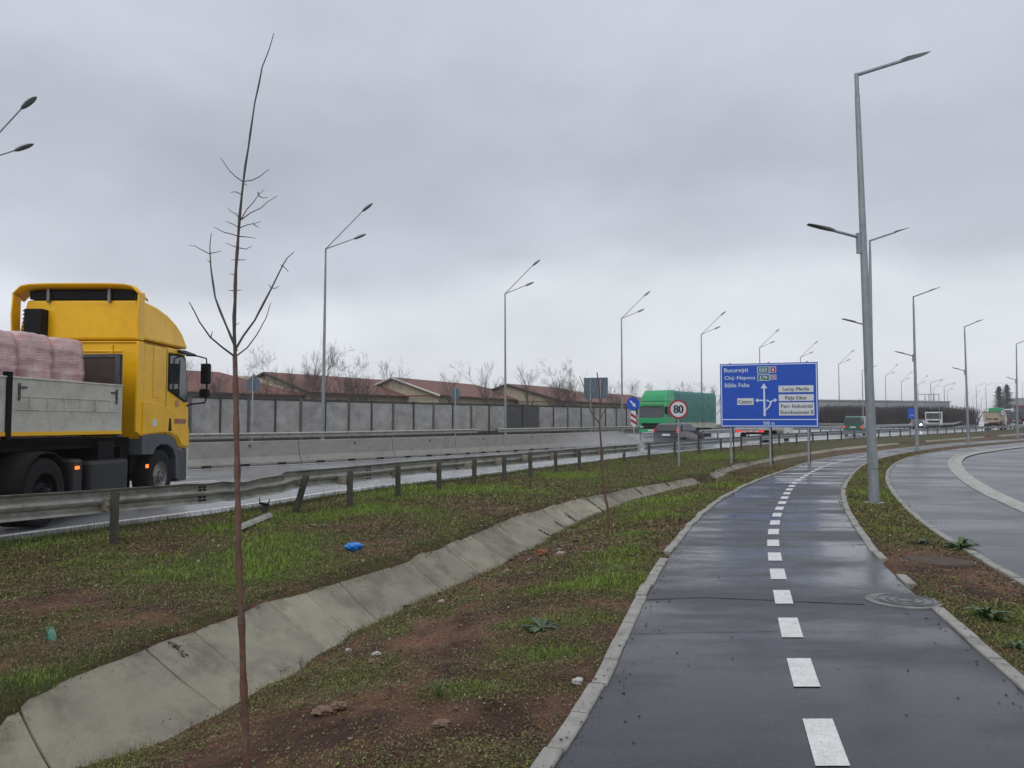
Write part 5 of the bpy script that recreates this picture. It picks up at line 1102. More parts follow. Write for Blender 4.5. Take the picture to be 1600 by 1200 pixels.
# red lorry at the right edge
Y = 146.0; q = PY(1597,660,Y); rl = empty('lorry',(q.x,Y,1.4),-math.radians(38),'distant red lorry with bright rear lights cut by the right photo edge','lorry')
redp = pm('red_paint', (.30,.02,.02), (.22,.015,.015), rough=.4); dgrey = pm('dark_trailer_grey',(.10,.115,.14),(.08,.09,.11),rough=.5)
m = MB(); m.box((0,3,2.4),(2.5,6,2.4)); m.build('box_body',dgrey,rl,bevel=.04); m = MB(); m.box((0,-.02,3.55),(2.5,.1,.25)); m.box((.9,-.04,1.6),(.9,.12,1.3)); m.build('rear_frame',redp,rl)
m = MB(); m.box((0,3,.9),(2.3,6,.5)); m.build('chassis',M['chassis'],rl)
for sx in (-1,1):
    m = MB(); m.sphere((sx*.98,-.06,1.15),.2,8,(1,.4,.9)); m.build('tail_light',M['red_light'],rl); wheel(rl,sx*1.2,.9,.5,.4,sx); wheel(rl,sx*1.2,5,.5,.4,sx)
# far white van on the ramp
Y = 160.0; q = PY(1577,640,Y); car('van',1573,650,160,1.9,38,5.2,2.2,2.7,wpaint,'distant white van on the ramp above the beige dump truck','van','van',lit=False)
# ------------------------------------------------------------------ houses behind the barrier
def tiles(name,c1,c2):
    m, nt, b = newmat(name); L = nt.links.new; n = nt.nodes.new
    tc = n('ShaderNodeTexCoord'); br = n('ShaderNodeTexBrick'); mp = n('ShaderNodeMapping'); L(tc.outputs['UV'],mp.inputs[0]) if False else L(tc.outputs['Object'],mp.inputs[0])
    wv = n('ShaderNodeTexWave'); wv.wave_type = 'BANDS'; wv.bands_direction = 'Z'; wv.inputs['Scale'].default_value = 1.9; wv.inputs['Distortion'].default_value = .3; L(tc.outputs['Object'],wv.inputs['Vector'])
    no = n('ShaderNodeTexNoise'); no.inputs['Scale'].default_value = 1.4; no.inputs['Detail'].default_value = 8; no.inputs['Roughness'].default_value = .75; L(tc.outputs['Object'],no.inputs['Vector'])
    mr = n('ShaderNodeMapRange'); L(no.outputs['Fac'],mr.inputs[0]); mr.inputs[1].default_value = .35; mr.inputs[2].default_value = .65
    mx = n('ShaderNodeMix'); mx.data_type = 'RGBA'; L(mr.outputs[0],mx.inputs[0]); mx.inputs[6].default_value = (*c1,1); mx.inputs[7].default_value = (*c2,1)
    m2 = n('ShaderNodeMapRange'); L(wv.outputs['Fac'],m2.inputs[0]); m2.inputs[3].default_value = .72; m2.inputs[4].default_value = 1.1
    sc = n('ShaderNodeVectorMath'); sc.operation = 'SCALE'; L(mx.outputs[2],sc.inputs[0]); L(m2.outputs[0],sc.inputs['Scale']); L(sc.outputs[0],b.inputs['Base Color']); b.inputs['Roughness'].default_value = .7
    return m
M['tiles'] = tiles('red_brown_roof_tiles',(.200,.076,.058),(.135,.054,.042))
M['house_wall'] = pm('cream_render', (.42,.37,.27), (.34,.30,.22), scale=1.2, rough=.8)
M['fascia'] = pm('white_fascia', (.5,.49,.46), (.42,.41,.39), rough=.6)
M['dark_fascia'] = pm('dark_fascia', (.05,.035,.032), rough=.6)
def house(px,py,Y,az,L_,w,drop,label,hip0=False,hip1=False,fascia='dark_fascia',chim=None):
    A = PY(px,py,Y); zb = .3; e = empty('house',(A.x,A.y,zb),-math.radians(az),label,'house','red-roofed houses behind the noise barrier'); R_ = A.z-zb; E = R_-drop; ov = .5
    m = MB(); y0 = .4; y1 = L_-.4; ww = w-.5
    m.prism([(-ww,0),(ww,0),(ww,E+drop*.5/w-.05),(0,R_-.15),(-ww,E+drop*.5/w-.05)] if not hip0 else [(-ww,0),(ww,0),(ww,E),(-ww,E)],y0,y1,'y'); m.build('wall',M['house_wall'],e)
    m = MB(); h0 = w*.8 if hip0 else 0; h1 = w*.8 if hip1 else 0; t = .16
    a,b = (0,h0-.0,R_),(0,L_-h1,R_)
    q = [(-w,0,E),(w,0,E),(w,L_,E),(-w,L_,E)]
    def lift(v): return (v[0],v[1],v[2]+t)
    top = [a,b]+q; vs = top+[lift(v) for v in top]
    f = [(1+6,0+6,3+6,4+6),(0+6,1+6,5+6,2+6),(0+6,2+6,3+6),(1+6,4+6,5+6),(1,4,3,0),(0,2,5,1),(2,3,9,8),(3,4,10,9),(4,5,11,10),(5,2,8,11)]
    if hip0: pass
    if not hip0: f.remove((6,8,9))
    if not hip1: f.remove((7,10,11))
    m.add(vs,f); rf = m.build('roof',M['tiles'],e)
    if not hip0:
        m = MB()
        for sx in (-1,1): m.tube([(0,-.03,R_+.02),(sx*w,-.03,E+.02)],.14,n=4)
        m.build('verge_board',M[fascia],rf)
    m = MB(); m.box((w+.02,L_/2,E+.02),(.12,L_,.12)); m.build('gutter',M['dark_fascia'],rf)
    for k in range(4):
        y = 2+k*(L_-4)/4+1; m = MB(); m.box((ww+.02,y,1.6),(.06,1.2,1.3)); wi = m.build('window',M['glass'],e)
        m = MB(); m.box((ww+.06,y,1.6),(.03,.06,1.3)); m.box((ww+.05,y,.93),(.12,1.35,.06)); m.build('window_frame',M['fascia'],wi)
    if chim:
        for c in chim: m = MB(); m.box((w*.3,c*L_,R_+.2-drop*.3+.3),(.5,.5,1.1)); m.build('chimney',M['house_wall'],rf)
    return e
house(215,577,76,42,14.5,7.6,2.5,'red-roofed house just right of the yellow lorry cab, with a hipped end',hip1=True)
house(412,583,85,34,21.5,7.7,2.4,'red-roofed house with cream gable left of the first full double-arm lamp')
house(612,591,94,27,26,7.0,2.3,'long red-roofed house with a pale verge board in the middle',hip1=True,fascia='fascia')
house(791,601,110,34,22,9.5,2.6,'red-roofed house with cream gable behind the second full double-arm lamp',hip1=True)
house(885,612,134,36,30,8,2.4,'low red roof behind the large grey back of a sign',hip1=True)
# ------------------------------------------------------------------ grey warehouse far behind
p0 = PY(1283,626,205); p1 = PY(1432,624,215); z1 = p0.z
e = empty('warehouse',(p0.x,p0.y,0),0,'long grey warehouse with a dull blue stripe, behind bushes right of the blue sign','warehouse')
wm = pm('pale_grey_cladding',(.36,.38,.40),(.30,.32,.34),scale=1,rough=.5); ang = math.atan2(p1.y-p0.y,p1.x-p0.x); Lw = math.hypot(p1.x-p0.x,p1.y-p0.y)+12
e.rotation_euler = (0,0,ang); m = MB(); m.box((Lw/2,10,z1/2),(Lw,20,z1)); m.build('wall',wm,e)
m = MB(); m.box((Lw/2,-.04,z1-1.9),(Lw,.1,.6)); m.build('blue_stripe',pm('dull_blue_band',(.06,.10,.17),rough=.5),e); m = MB(); m.box((Lw/2,10,z1+.15),(Lw+.6,20.6,.3)); m.build('roof',wm,e)
p0 = PY(1568,633,400); p1 = PY(1625,621,360); e = empty('warehouse',(p0.x,p0.y,0),math.atan2(p1.y-p0.y,p1.x-p0.x),'far pale grey hall beyond the conifers at the right edge','warehouse'); m = MB(); m.box((25,8,p1.z/2),(60,16,p1.z)); m.build('wall',wm,e); m = MB(); m.box((25,8,p1.z+.2),(60.6,16.6,.4)); m.build('roof',wm,e)
# ------------------------------------------------------------------ bare trees
def bare_tree(seed, h, spread, stems=1, dens=1.0):
    rnd = random.Random(seed); tr,cr = MB(),MB()
    def grow(p,d,l,r,lev):
        n = 4; pts = [p]; rs = [r]; q = p.copy(); dd = d.copy()
        for k in range(n):
            dd = (dd+Vector((rnd.uniform(-1,1),rnd.uniform(-1,1),rnd.uniform(-.2,.6)))*.09).normalized(); q = q+dd*l/n; pts.append(q.copy()); rs.append(r*(1-.62*(k+1)/n))
        (tr if lev<2 else cr).tube(pts,rs,n=6 if lev==0 else (4 if lev==1 else 3),caps=False)
        if lev>=4 or l<.22: return
        nb = {0:8,1:5,2:4,3:3}[lev]; nb = int(nb*dens+.5)
        for k in range(nb):
            t = rnd.uniform(.22 if lev else .2,1.0); i = min(n-1,int(t*n)); pp = pts[i].lerp(pts[i+1],t*n-i); az = rnd.uniform(0,6.28); tilt = rnd.uniform(.45,1.05)*spread
            base = (pts[i+1]-pts[i]).normalized(); side = base.cross(Vector((math.cos(az),math.sin(az),.2))).normalized()
            nd = (base*math.cos(tilt)+side*math.sin(tilt)+Vector((0,0,.22))).normalized()
            grow(pp,nd,l*rnd.uniform(.48,.74)*(1.05-.35*t),max(.006,rs[i]*rnd.uniform(.45,.62)),lev+1)
    for s in range(stems):
        d = Vector((rnd.uniform(-.3,.3)*(stems>1),rnd.uniform(-.3,.3)*(stems>1),1)).normalized(); grow(Vector((rnd.uniform(-.15,.15)*(stems>1),0,0)),d,h*.55*(1 if s==0 else rnd.uniform(.7,1)),.013*h**.9/(1+.35*(stems-1)),0)
    e = empty('bare_tree'); tr.build('trunk',M['bark_far'],e); cr.build('crown',M['bark_far'],e); e['h'] = max(v[2] for v in cr.v); return e
protos = [bare_tree(3,8,.75),bare_tree(5,8,.85,3),bare_tree(9,8,.7,2),bare_tree(14,8,.95,4)]
used_p = set()
trees = [(298,556,58,1,'bare tree right of the yellow lorry cab'),(342,572,70,0,'small bare tree between the lorry mirror and the young foreground tree'),(412,540,66,3,'wide bare tree behind the grey pointed sign'),(478,543,74,2,'bare tree left of the first full double-arm lamp, over the red roof'),(500,528,68,1,'tall many-stemmed bare tree touching the first full double-arm lamp'),(545,546,70,3,'spreading bare tree just right of the first full double-arm lamp'),(590,556,72,1,'bare tree before the red roof, right of the tall many-stemmed tree'),(706,577,84,0,'small bare tree behind the grey rounded sign'),(768,562,80,2,'bare tree just left of the second full double-arm lamp'),(826,566,84,0,'bare tree right of the second full double-arm lamp, before the cream gable'),(868,557,84,3,'taller bare tree right of the cream gable'),(898,572,88,1,'bare tree left of the large grey sign back'),(962,592,100,2,'bare tree just left of the keep-right sign'),(990,588,104,0,'bare tree above the keep-right sign'),(1025,596,118,2,'faint bare tree above the green lorry cab'),(1062,592,120,1,'faint bare tree above the green trailer front'),(1090,594,120,3,'faint bare tree above the green trailer middle'),(1112,598,122,0,'faint bare tree at the left edge of the big blue sign'),(1300,626,170,3,'small bare tree right of the big blue sign'),(1345,620,165,1,'small bare tree at the foot of a single-arm lamp before the warehouse'),(1385,625,160,2,'small bare tree before the right end of the warehouse')]
for px,py,Y,k,lab in trees:
    t = PY(px,py,Y); zb = .4; pr = protos[k]; o = pr if k not in used_p else copy_tree(pr); used_p.add(k)
    s = (t.z-zb)/float(protos[k]['h']); o.location = (t.x,t.y,zb); o.scale = (s,s,s); o.rotation_euler = (0,0,random.uniform(0,6.28)); tag(o,lab,'tree','bare trees behind the noise barrier')
for pr in protos: pass
# brown bushes on the far side
def bush(seed):
    rnd = random.Random(seed); m = MB()
    for s in range(150):
        a = rnd.uniform(0,6.28); r = rnd.uniform(0,1.6); p = Vector((math.cos(a)*r,math.sin(a)*r,0)); d = Vector((math.cos(a)*.35*rnd.random(),math.sin(a)*.35*rnd.random(),1)); pts = [p]; 
        for k in range(4): d = (d+Vector((rnd.uniform(-.3,.3),rnd.uniform(-.3,.3),.1))).normalized(); pts.append(pts[-1]+d*rnd.uniform(.5,.85))
        m.tube(pts,[.05,.045,.035,.025,.012],n=3,caps=False)
        for k in range(3):
            q = pts[rnd.randint(1,3)]; m.tube([q,q+Vector((rnd.uniform(-.6,.6),rnd.uniform(-.6,.6),rnd.uniform(.2,.8)))],[.025,.01],n=3,caps=False)
    e = empty('bush'); m.build('twigs',M['bush'],e); return e
M['bush'] = pm('brown_bush_twigs',(.085,.062,.055),(.055,.042,.040),scale=2,rough=.9)
bp_ = [bush(1),bush(2)]
blist = [(x,634+random.uniform(-4,4),148+random.uniform(-6,10)) for x in (1292,1306,1321,1335,1352,1366,1381,1395,1409,1422,1436,1449,1462,1474,1486,1497,1507)]
for i,(px,py,Y) in enumerate(blist):
    t = PY(px,py,Y); o = bp_[i] if i<2 else copy_tree(bp_[i%2]); s = (t.z-.6)/3.0; o.location = (t.x,t.y,.6); o.scale = (s*.95,s*.95,s); o.rotation_euler = (0,0,i*1.3)
    tag(o,ORD[i]+' leafless brown bush from the left in the far row right of the blue sign','bush','leafless brown bushes beyond the far carriageway')
# conifers
M['needle'] = pm('dark_conifer_needles',(.035,.055,.045),(.02,.035,.03),scale=2,rough=.8)
def conifer(h,seed):
    rnd = random.Random(seed); e = empty('conifer_tree'); m = MB(); m.cyl((0,0,0),(0,0,h),.25,.03,n=8); m.build('trunk',M['bark_far'],e); m = MB(); vs = []; fs = []
    for k in range(46):
        z = h*(.05+.93*k/46); r = (h*.42)*(1-k/46)**.8*rnd.uniform(.6,1.1)+.25
        for j in range(8):
            a = rnd.uniform(0,6.28); rr = r*rnd.uniform(.6,1.1); tip = Vector((math.cos(a)*rr,math.sin(a)*rr,z-rr*.12+rnd.uniform(0,.3)))
            base = Vector((0,0,z))
            for q in range(9):
                t = (q+1)/9; c = base.lerp(tip,t)+Vector((rnd.uniform(-.15,.15),rnd.uniform(-.15,.15),rnd.uniform(-.12,.12))); s = .42*(1.2-t*.6); u = Vector((rnd.uniform(-1,1),rnd.uniform(-1,1),rnd.uniform(-.5,.5))).normalized()*s; v = Vector((rnd.uniform(-1,1),rnd.uniform(-1,1),rnd.uniform(-.4,.4))).normalized()*s*.6
                b = len(vs); vs += [c-u,c+v,c+u*.8]; fs.append((b,b+1,b+2))
    m.add(vs,fs); m.build('crown',M['needle'],e,solid=.02); return e
for px,py,Y,sd_,lab in [(1561,603,260,4,'left and broader of two dark conifers beyond the dump truck'),(1573,600,275,8,'right of two dark conifers beyond the dump truck')]:
    t = PY(px,py,Y); o = conifer(t.z-3.0,sd_); o.location = (t.x,t.y,3.0); tag(o,lab,'conifer','dark conifers beyond the ramp')
# ------------------------------------------------------------------ the young tree in the foreground
Y0 = 2.8
def cr_(x,y): return (270+x/2.263,30+y/2.263)
def branch(mb,pts,r0,r1,Y=Y0,dy=0.0,n=7,knots=True):
    out = []; k = len(pts)
    for i,(x,y) in enumerate(pts): out.append(PY(x,y,Y+dy*i/(k-1)))
    # subdivide with slight kinks
    P2,R2 = [],[]
    for i in range(k-1):
        ns = max(1,int((out[i+1]-out[i]).length/.05))
        for j in range(ns):
            t = j/ns; P2.append(out[i].lerp(out[i+1],t)+Vector((random.gauss(0,.0008),random.gauss(0,.0008),0))); u = (i+t)/(k-1); bump_ = 1.0+(.32 if (knots and j%3==1) else 0); R2.append((r0+(r1-r0)*u)*bump_)
    P2.append(out[-1]); R2.append(r1); mb.tube(P2,R2,n=n)
b0 = PY(386,1215,Y0); zg = gz(b0.x,b0.y)
sp_ = empty('young_tree',(b0.x,b0.y,zg),0,'thin leafless young tree with a brown trunk standing nearest the camera','tree')
def attach(o,root): 
    o.parent = root; o.matrix_parent_inverse = Matrix.Translation(-root.location)
m = MB(); branch(m,[(388,1330),(386,1215),(382,1100),(378,1000),(375,900),(371,760),(369,640),(367,556)],.0122,.0084,n=10); 
attach(m.build('trunk',M['bark_red']),sp_)
m = MB(); m.cyl((b0.x+.005,b0.y,zg-.1),(PY(388,1330,Y0).x,Y0,PY(388,1330,Y0).z+.02),.0145,.0125,n=10); attach(m.build('trunk_foot',M['bark_red']),sp_)
m = MB(); branch(m,[(367,556),(366,520),(367,470),(369,420),(372,370),(377,310),(380,285),(388,230),(398,160),(410,105),(420,78),(428,52)],.0066,.0014,n=8); attach(m.build('leader',M['twig']),sp_)
mains = [([(225,1172),(190,1085),(150,985),(135,880),(132,830),(131,800),(136,757)],.0042,.0014,.18),([(218,1192),(175,1160),(135,1125),(95,1070),(75,1030),(58,1000)],.0038,.0014,-.2),([(222,1168),(250,1120),(290,1065),(350,950),(388,872),(405,845),(428,823)],.0045,.0014,.12),([(228,1188),(262,1162),(298,1115),(330,1055),(346,1003)],.0028,.0010,-.15)]
for pts,a,b,dy in mains: m = MB(); branch(m,[cr_(*q) for q in pts],a,b,dy=dy); attach(m.build('branch',M['twig']),sp_)
tw = [[(132,831),(100,815),(78,802),(58,800)],[(133,828),(150,825),(171,820)],[(133,862),(122,852)],[(247,574),(222,556),(198,532),(180,505),(168,490)],[(247,574),(280,570),(305,558),(325,543),(340,531)],[(240,618),(222,610),(204,612)],[(241,708),(262,672),(285,645),(303,622),(323,602)],[(300,612),(306,627),(320,632),(336,630)],[(243,708),(275,685),(310,668),(335,645),(370,625)],[(240,712),(225,690),(205,680),(193,667)],[(237,740),(212,724),(186,714)],[(240,738),(262,728),(287,722),(312,716)],[(284,724),(304,737)],[(235,768),(210,760),(180,753),(160,742),(145,735)],[(236,768),(265,770),(292,775)],[(231,808),(208,800),(187,791)],[(231,808),(258,813),(277,804)],[(226,851),(206,851)],[(227,851),(260,851)],[(220,902),(200,901)],[(215,960),(197,959)],[(216,960),(243,957)],[(216,1018),(226,998)],[(219,1086),(236,1072)],[(388,872),(380,868)],[(386,872),(398,880),(409,893)],[(350,952),(339,938)],[(350,950),(362,952),(375,944)],[(135,1125),(140,1102)],[(75,1030),(68,1022)],[(249,580),(262,586)]]
m = MB()
for pts in tw: branch(m,[cr_(*q) for q in pts],.0021,.0009,dy=random.uniform(-.1,.1),n=5,knots=False)
attach(m.build('twigs',M['twig']),sp_)
# second and third young trees down the bank
def young(base,trunk,brs,lab,r0,z=-.18):
    b = P(base[0],base[1],z); b.z = gz(b.x,b.y); e = empty('young_tree',b,0,lab,'tree'); m = MB(); branch(m,[base]+trunk,r0,r0*.35,Y=b.y,n=8,knots=False); attach(m.build('trunk',M['bark_red']),e)
    for pts in brs: m = MB(); branch(m,pts,r0*.45,r0*.2,Y=b.y,dy=.2,n=5,knots=False); attach(m.build('branch',M['twig']),e)
young((950,846),[(951,815),(950,795),(946,778),(943,760),(941,720),(939,690),(937,665),(938,635),(936,610),(933,582)],[[(937,662),(929,652),(922,640),(921,631),(926,620),(931,611)],[(921,632),(917,618),(912,604),(906,588)],[(938,640),(940,618),(943,590)],[(937,655),(946,640),(950,620)]],'crooked thin young tree on the bank halfway to the speed limit sign',.024)
young((1090,766),[(1090,755),(1091,735),(1094,712),(1096,690),(1098,665),(1097,645)],[[(1094,712),(1088,690)],[(1097,680),(1103,660)]],'third and farthest young tree, very thin, beside the speed limit sign pole',.016,-.1)
# ------------------------------------------------------------------ manholes
c = P(1411,937,0.012); e = empty('manhole_cover',(c.x,c.y,0),0,'round manhole cover at the edge of the cycle path, half in the weeds','manhole cover')
m = MB(); m.cyl((0,0,-.15),(0,0,.008),.315,n=40,smooth=False); m.build('concrete_ring',pm('worn_ring_concrete',(.26,.26,.25),(.11,.10,.09),scale=4,rough=.5,dirt=(.06,.045,.035),dscale=5,damt=.95),e,bevel=.004)
m = MB(); m.cyl((.02,0,0),(.02,0,.014),.26,n=36,smooth=False)
for k in range(3):
    r = .08+.075*k; pts = [(.02+r*math.cos(a*.1745),r*math.sin(a*.1745),.015) for a in range(37)]; m.tube(pts,.006,n=4)
m.build('lid',pm('cast_iron_wet',(.16,.165,.17),(.09,.095,.10),scale=14,rough=.35,metal=.5),e)
e.rotation_euler = (math.radians(-.8),0,0); e.location.z = -.001
c = P(1467,875,.02); e = empty('manhole_ring',(c.x,c.y,-.06),0,'raised soil-covered concrete ring in the weed strip beyond the manhole cover','manhole')
m = MB(); m.cyl((0,0,-.1),(0,0,.07),.36,n=40,smooth=False); m.build('ring',M['ringsoil'] if 'ringsoil' in M else pm('soil_stained_concrete',(.08,.055,.043),(.05,.034,.026),scale=6,rough=.8,bump=.01),e,bevel=.02)
m = MB(); m.cyl((0,0,.05),(0,0,.077),.32,n=32,smooth=False); m.build('lid',pm('soil_covered_lid',(.085,.055,.04),(.05,.034,.026),scale=9,rough=.85,bump=.02,bscale=20),e)
# ------------------------------------------------------------------ litter, bricks, weeds
def lump(name,px,py,z,wpx,hpx,mat,label,cat,seed=0,amp=.25,sub=3,flat=1.0,rz=0,smooth=False,fq=3.0):
    c = P(px,py+hpx*.5,z); g = gz(c.x,c.y); s = wpx/1200*c.y/2*.8; h = hpx/1200*c.y/2*.75; bm = bmesh.new(); bmesh.ops.create_icosphere(bm,subdivisions=sub,radius=1); rnd = np.random.default_rng(seed)
    o3 = rnd.uniform(0,50,3)
    for v in bm.verts:
        n = float(fbm(v.co.x*fq+o3[0]+v.co.z*1.3,v.co.y*fq+o3[1]+v.co.z*.9*fq,4))-.5; v.co = v.co*(1+amp*2*n); v.co.x *= s; v.co.y *= s*.8*flat; v.co.z *= h
    me = bpy.data.meshes.new(name); bm.to_mesh(me); bm.free(); me.materials.append(mat)
    if smooth: me.polygons.foreach_set('use_smooth',[True]*len(me.polygons))
    o = bpy.data.objects.new(name,me); col.objects.link(o); o.location = (c.x,c.y+s*.3,g+h*.75); o.rotation_euler = (0,0,rz); tag(o,label,cat); return o
blue = pm('blue_plastic_film',(.005,.22,.68),(.004,.15,.55),scale=6,rough=.25,bump=.02,bscale=14,coat=.3)
lump('plastic_bag',551,853,-.03,33,19,blue,'crumpled bright blue plastic bag lying on the grass verge','bag',1,.45,4,smooth=True,fq=2.2)
orange = pm('brick_clay',(.30,.12,.055),(.22,.085,.04),scale=8,rough=.8); pinkst = pm('pale_pink_stone',(.42,.30,.27),(.34,.24,.2),scale=8,rough=.8); whitel = pm('white_litter',(.5,.5,.49),(.3,.29,.27),scale=8,rough=.5); tan = pm('tan_stone',(.20,.125,.085),(.14,.09,.06),scale=8,rough=.85)
for q in [('brick_piece',848,861,-.25,20,14,orange,'rounded orange brick lump near the ditch foot','brick',2),('stone',877,862,-.2,18,8,pinkst,'flat pale pinkish stone beside the orange brick lump','stone',3),('stone',530,1141,-.3,30,16,tan,'largest tan stone in the soil right of the young tree trunk','stone',4),('brick_piece',505,1143,-.3,40,14,tan,'flat brown clod touching the largest tan stone','clod',5),('stone',586,1049,-.3,26,12,tan,'reddish flat stone in the weeds left of the leafy rosette','stone',6),('paper_scrap',903,1075,-.05,22,14,whitel,'torn white paper scrap beside the left kerb of the cycle path','litter',7),('paper_scrap',587,1035,-.3,18,8,whitel,'white scrap above the reddish flat stone','litter',8),('paper_scrap',545,1014,-.3,12,8,whitel,'small white scrap near the ditch foot','litter',9),('paper_scrap',310,878,-.03,6,5,whitel,'tiny white scrap in the verge right of the tree trunk','litter',10),('paper_scrap',1374,787,0,10,4,whitel,'white scrap at the foot of the nearest lamp pole','litter',11),('stone',794,890,-.3,12,8,pinkst,'pale stone at the ditch foot left of the orange lump','stone',12),('stone',690,942,-.3,14,8,pinkst,'pale stone below the dark clod on the ditch','stone',13),('clod',635,943,-.38,16,6,M['black'],'dark flat clod lying on the lower concrete of the ditch','clod',14),('clod',289,1044,-.2,11,6,M['chassis'],'small dark stone lying on the concrete slope behind the young tree','stone',15),('stone',330,1168,-.35,22,13,tan,'clod beside the foot of the concrete ditch, left of the tree trunk','clod',16),('stone',690,1190,-.25,34,12,tan,'flat brown stone at the bottom edge of the picture','stone',17),('paper_scrap',962,883,-.05,12,4,whitel,'small bluish white scrap close to the cycle path kerb','litter',18),('stone',720,1000,-.25,12,6,tan,'small brown stone above the leafy rosette','stone',19)]:  # dark lump behind the young tree is added to stand for a hole
    lump(*q[:8],q[8],q[9],.75,3)
# leafy fallen debris on the concrete slope
p = P(272,1012,-.12); m = MB()
for k in range(60):
    a = Vector((p.x+random.gauss(0,.035),p.y+random.gauss(0,.07),gz(p.x,p.y)*0-.13+random.uniform(.0,.06))); m.tube([a,a+Vector((random.uniform(-.05,.05),random.uniform(-.08,.08),random.uniform(-.01,.03)))],.0018,n=3,caps=False)
tag(m.build('dead_roots',M['bark_red']),'tuft of dead brown roots hanging over the concrete ditch edge','dead plant')
# green bottle
c = P(80,1003,-.04); g = gz(c.x,c.y); e = empty('bottle',(c.x,c.y,g+.04),.5,'green plastic bottle lying in the weeds at the left edge','bottle')
gb = pm('green_bottle',(.008,.13,.07),(.006,.09,.05),rough=.12,coat=.5); m = MB(); m.tube([(-.09,0,0),(-.085,0,0),(0,0,0),(.05,0,.0),(.085,0,0),(.10,0,0)],[.02,.033,.034,.033,.016,.013],n=14); m.build('body',gb,e); m = MB(); m.cyl((.10,0,0),(.118,0,0),.015,n=10); m.build('cap',M['sign_white'],e); e.rotation_euler = (0,.35,-.9)
# leafy rosettes
M['leafg'] = pm('dock_leaf_green',(.045,.095,.025),(.08,.12,.035),scale=14,rough=.45,bump=.002); M['leafb'] = pm('thistle_leaf_bluegreen',(.080,.115,.055),(.045,.075,.035),scale=14,rough=.55)
def rosette(px,py,z,rpx,n,mat,lab,up=.35):
    n = int(n*2.6); rpx = rpx*.85
    c = P(px,py,z); g = gz(c.x,c.y); R_ = rpx/1200*c.y; e = empty('leafy_weed',(c.x,c.y,g),0,lab,'weed'); m = MB()
    for k in range(n):
        a = random.uniform(0,6.28); L_ = R_*random.uniform(.35,1.1); w_ = L_*random.uniform(.05,.16); el = random.uniform(.05,up)*random.uniform(.4,1.5); t = Vector((math.cos(a),math.sin(a),0)); s = Vector((-t.y,t.x,0)); vs = []; ns = 7
        for i in range(ns+1):
            u = i/ns; p_ = t*L_*u+Vector((0,0,L_*(el*u*1.6-u*u*el*1.1)+.01)); ww = w_*math.sin(math.pi*min(1,u*.92+.08))**.8*(1+.25*((i%2)*2-1)); vs += [p_-s*ww+Vector((0,0,ww*.3)),p_,p_+s*ww+Vector((0,0,ww*.3))]
        m.add(vs,[(i*3+j,i*3+j+1,(i+1)*3+j+1,(i+1)*3+j) for i in range(ns) for j in range(2)],True)
    m.build('leaves',mat,e,solid=.0015); m = MB(); m.cyl((0,0,-.03),(0,0,.03),.012,n=6); m.build('root_crown',M['bark_red'],e)
rosette(848,1001,-.12,44,26,M['leafb'],'blue-green thistle rosette in the bank left of the cycle path')
rosette(1500,858,0,34,22,M['leafg'],'large-leaved dark weed at the pavement kerb beyond the raised ring',.9)
rosette(1440,848,0,26,16,M['leafb'],'blue-green weed in the strip left of the large-leaved weed',.6)
rosette(1545,968,0,42,26,M['leafg'],'large-leaved weed in the strip right of the manhole cover',.8)
rosette(1588,1012,0,30,18,M['leafg'],'light green weed at the right edge near the kerb',.7)
rosette(415,962,-.04,24,16,M['leafg'],'broad-leaved weed above the concrete ditch right of the young tree',.7)
# upright grass tuft near the bottom
c = P(682,1135,-.22); m = MB(); g = gz(c.x,c.y)
for k in range(26):
    a = random.uniform(0,6.28); L_ = random.uniform(.06,.13); t = Vector((math.cos(a)*random.uniform(.1,.5),math.sin(a)*.3,1)).normalized(); b = Vector((c.x+random.gauss(0,.01),c.y+random.gauss(0,.01),g)); s = Vector((.0016,0,0)); e1 = b+t*L_*.6; e2 = e1+(t+Vector((t.x,t.y,-.4))).normalized()*L_*.5; m.add([b-s,b+s,e1+s,e1-s,e2],[(0,1,2,3),(3,2,4)])
tag(m.build('grass_tuft',M['leafg']),'single upright green grass tuft in bare soil near the bottom of the photo','grass tuft')
# ------------------------------------------------------------------ spray behind the hatchback and haze
def volume(name,lo,hi,dens,colr,label,noise=False):
    m = MB(); c = [(a+b)/2 for a,b in zip(lo,hi)]; d = [b-a for a,b in zip(lo,hi)]; m.box((0,0,0),d); mt = bpy.data.materials.new(name+'_air'); mt.use_nodes = True; nt = mt.node_tree; nt.nodes.clear(); L = nt.links.new
    o_ = nt.nodes.new('ShaderNodeOutputMaterial'); v = nt.nodes.new('ShaderNodeVolumePrincipled'); v.inputs['Color'].default_value = (*colr,1); v.inputs['Density'].default_value = dens; L(v.outputs[0],o_.inputs['Volume'])
    if noise:
        tc = nt.nodes.new('ShaderNodeTexCoord'); mp = nt.nodes.new('ShaderNodeMapping'); mp.inputs['Location'].default_value = (-1,-1,-.55); mp.inputs['Scale'].default_value = (2,2,1.6); L(tc.outputs['Generated'],mp.inputs[0])
        gr = nt.nodes.new('ShaderNodeTexGradient'); gr.gradient_type = 'SPHERICAL'; L(mp.outputs[0],gr.inputs[0]); no = nt.nodes.new('ShaderNodeTexNoise'); no.inputs['Scale'].default_value = 2.2; no.inputs['Detail'].default_value = 3; L(tc.outputs['Generated'],no.inputs['Vector'])
        mm = nt.nodes.new('ShaderNodeMath'); mm.operation = 'MULTIPLY'; L(gr.outputs['Fac'],mm.inputs[0]); L(no.outputs['Fac'],mm.inputs[1]); m2 = nt.nodes.new('ShaderNodeMath'); m2.operation = 'MULTIPLY'; L(mm.outputs[0],m2.inputs[0]); m2.inputs[1].default_value = dens*2; L(m2.outputs[0],v.inputs['Density'])
    o = m.build(name,mt); o.location = c; tag(o,label,None,kind='stuff'); return o
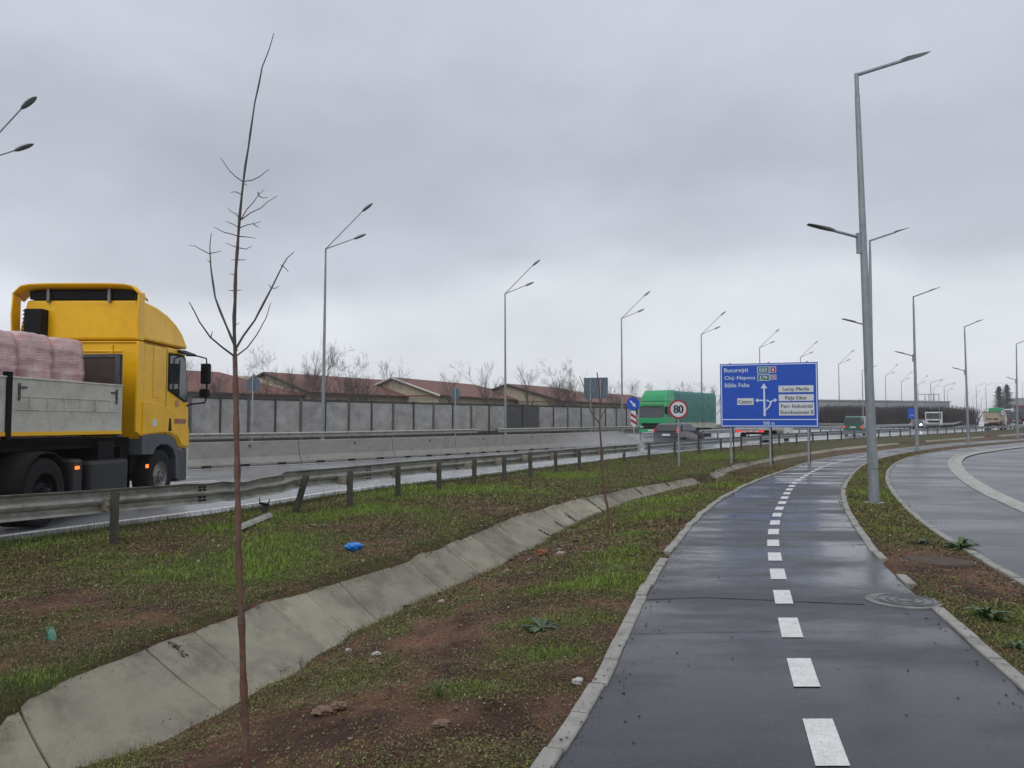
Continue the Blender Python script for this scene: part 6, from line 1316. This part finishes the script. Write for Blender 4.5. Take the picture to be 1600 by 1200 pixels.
s_ = volume('tyre_spray',(-3.6,-5.5,-.1),(3.6,5.5,1.3),.20,(.9,.92,.95),'pale water spray behind the dark hatchback',True); s_.location = (5.6,43.4,.7); s_.rotation_euler = (0,0,-.7)
volume('haze',(-3100,-30,-2),(3100,2700,24),.0005,(.92,.94,.97),'thin grey haze over the whole road')

# moss and mud caught in the slab joints
def slabpt(px,py):
    best = None
    for k in range(60):
        z = -.45+.45*k/59; p = P(px,py,z); a,b = float(cDU(p.y)),float(cDL(p.y)); u = (p.x-a)/(b-a); zz = float(zDU(p.y))*(1-u)+float(zDL(p.y))*u; d = abs(z-zz)
        if best is None or d<best[0]: best = (d,p)
    return best[1]
m = MB()
for a,b in [((882,802),(901,815)),((866,815),(885,827)),((842,828),(860,838)),((913,777),(942,799)),((991,763),(1003,772)),((1036,752),(1047,760)),((262,1003),(291,1027)),((1072,743),(1086,747))]:
    p,q = slabpt(*a),slabpt(*b); n_ = int(max(40,(q-p).length*260))
    for k in range(n_):
        c = p.lerp(q,random.random())+Vector((random.gauss(0,.012),random.gauss(0,.02),random.uniform(.004,.018))); r = random.uniform(.004,.011)*(1+c.y*.03); az = random.uniform(0,6.28)
        u = Vector((math.cos(az),math.sin(az),random.uniform(-.4,.4)))*r*1.6; v = Vector((-math.sin(az),math.cos(az),random.uniform(-.4,.4)))*r*.6; m.add([c-u,c+v,c+u,c-v],[(0,1,2,3)])
tag(m.build('moss',pm('dark_joint_moss',(.045,.032,.02),(.03,.03,.012),scale=40,rough=.9),solid=.002),'dark moss and mud caught in the joints of the concrete slabs','moss',kind='stuff')
# dry upright weeds at the ditch foot
m = MB()
for px,py in [(445,1060),(560,1000),(600,985),(735,915),(240,1140),(262,1130),(225,1150),(205,1165),(470,1045),(620,985)]:
    c = P(px,py,-.38); g = gz(c.x,c.y)
    for k in range(5):
        b = Vector((c.x+random.gauss(0,.03),c.y+random.gauss(0,.03),g-.01)); h = random.uniform(.06,.14); t = b+Vector((random.gauss(0,.02),random.gauss(0,.02),h)); m.tube([b,b.lerp(t,.5)+Vector((random.gauss(0,.005),0,0)),t],[.0014,.0011,.0008],n=4)
        for j in range(3): q = b.lerp(t,random.uniform(.5,1)); m.tube([q,q+Vector((random.gauss(0,.018),random.gauss(0,.018),.02))],[.0009,.0006],n=3)
        m.sphere(t,.0045,6)
tag(m.build('dry_weeds',M['twig']),'dry upright weeds with small dark seed heads along the foot of the concrete ditch','weeds',kind='stuff')
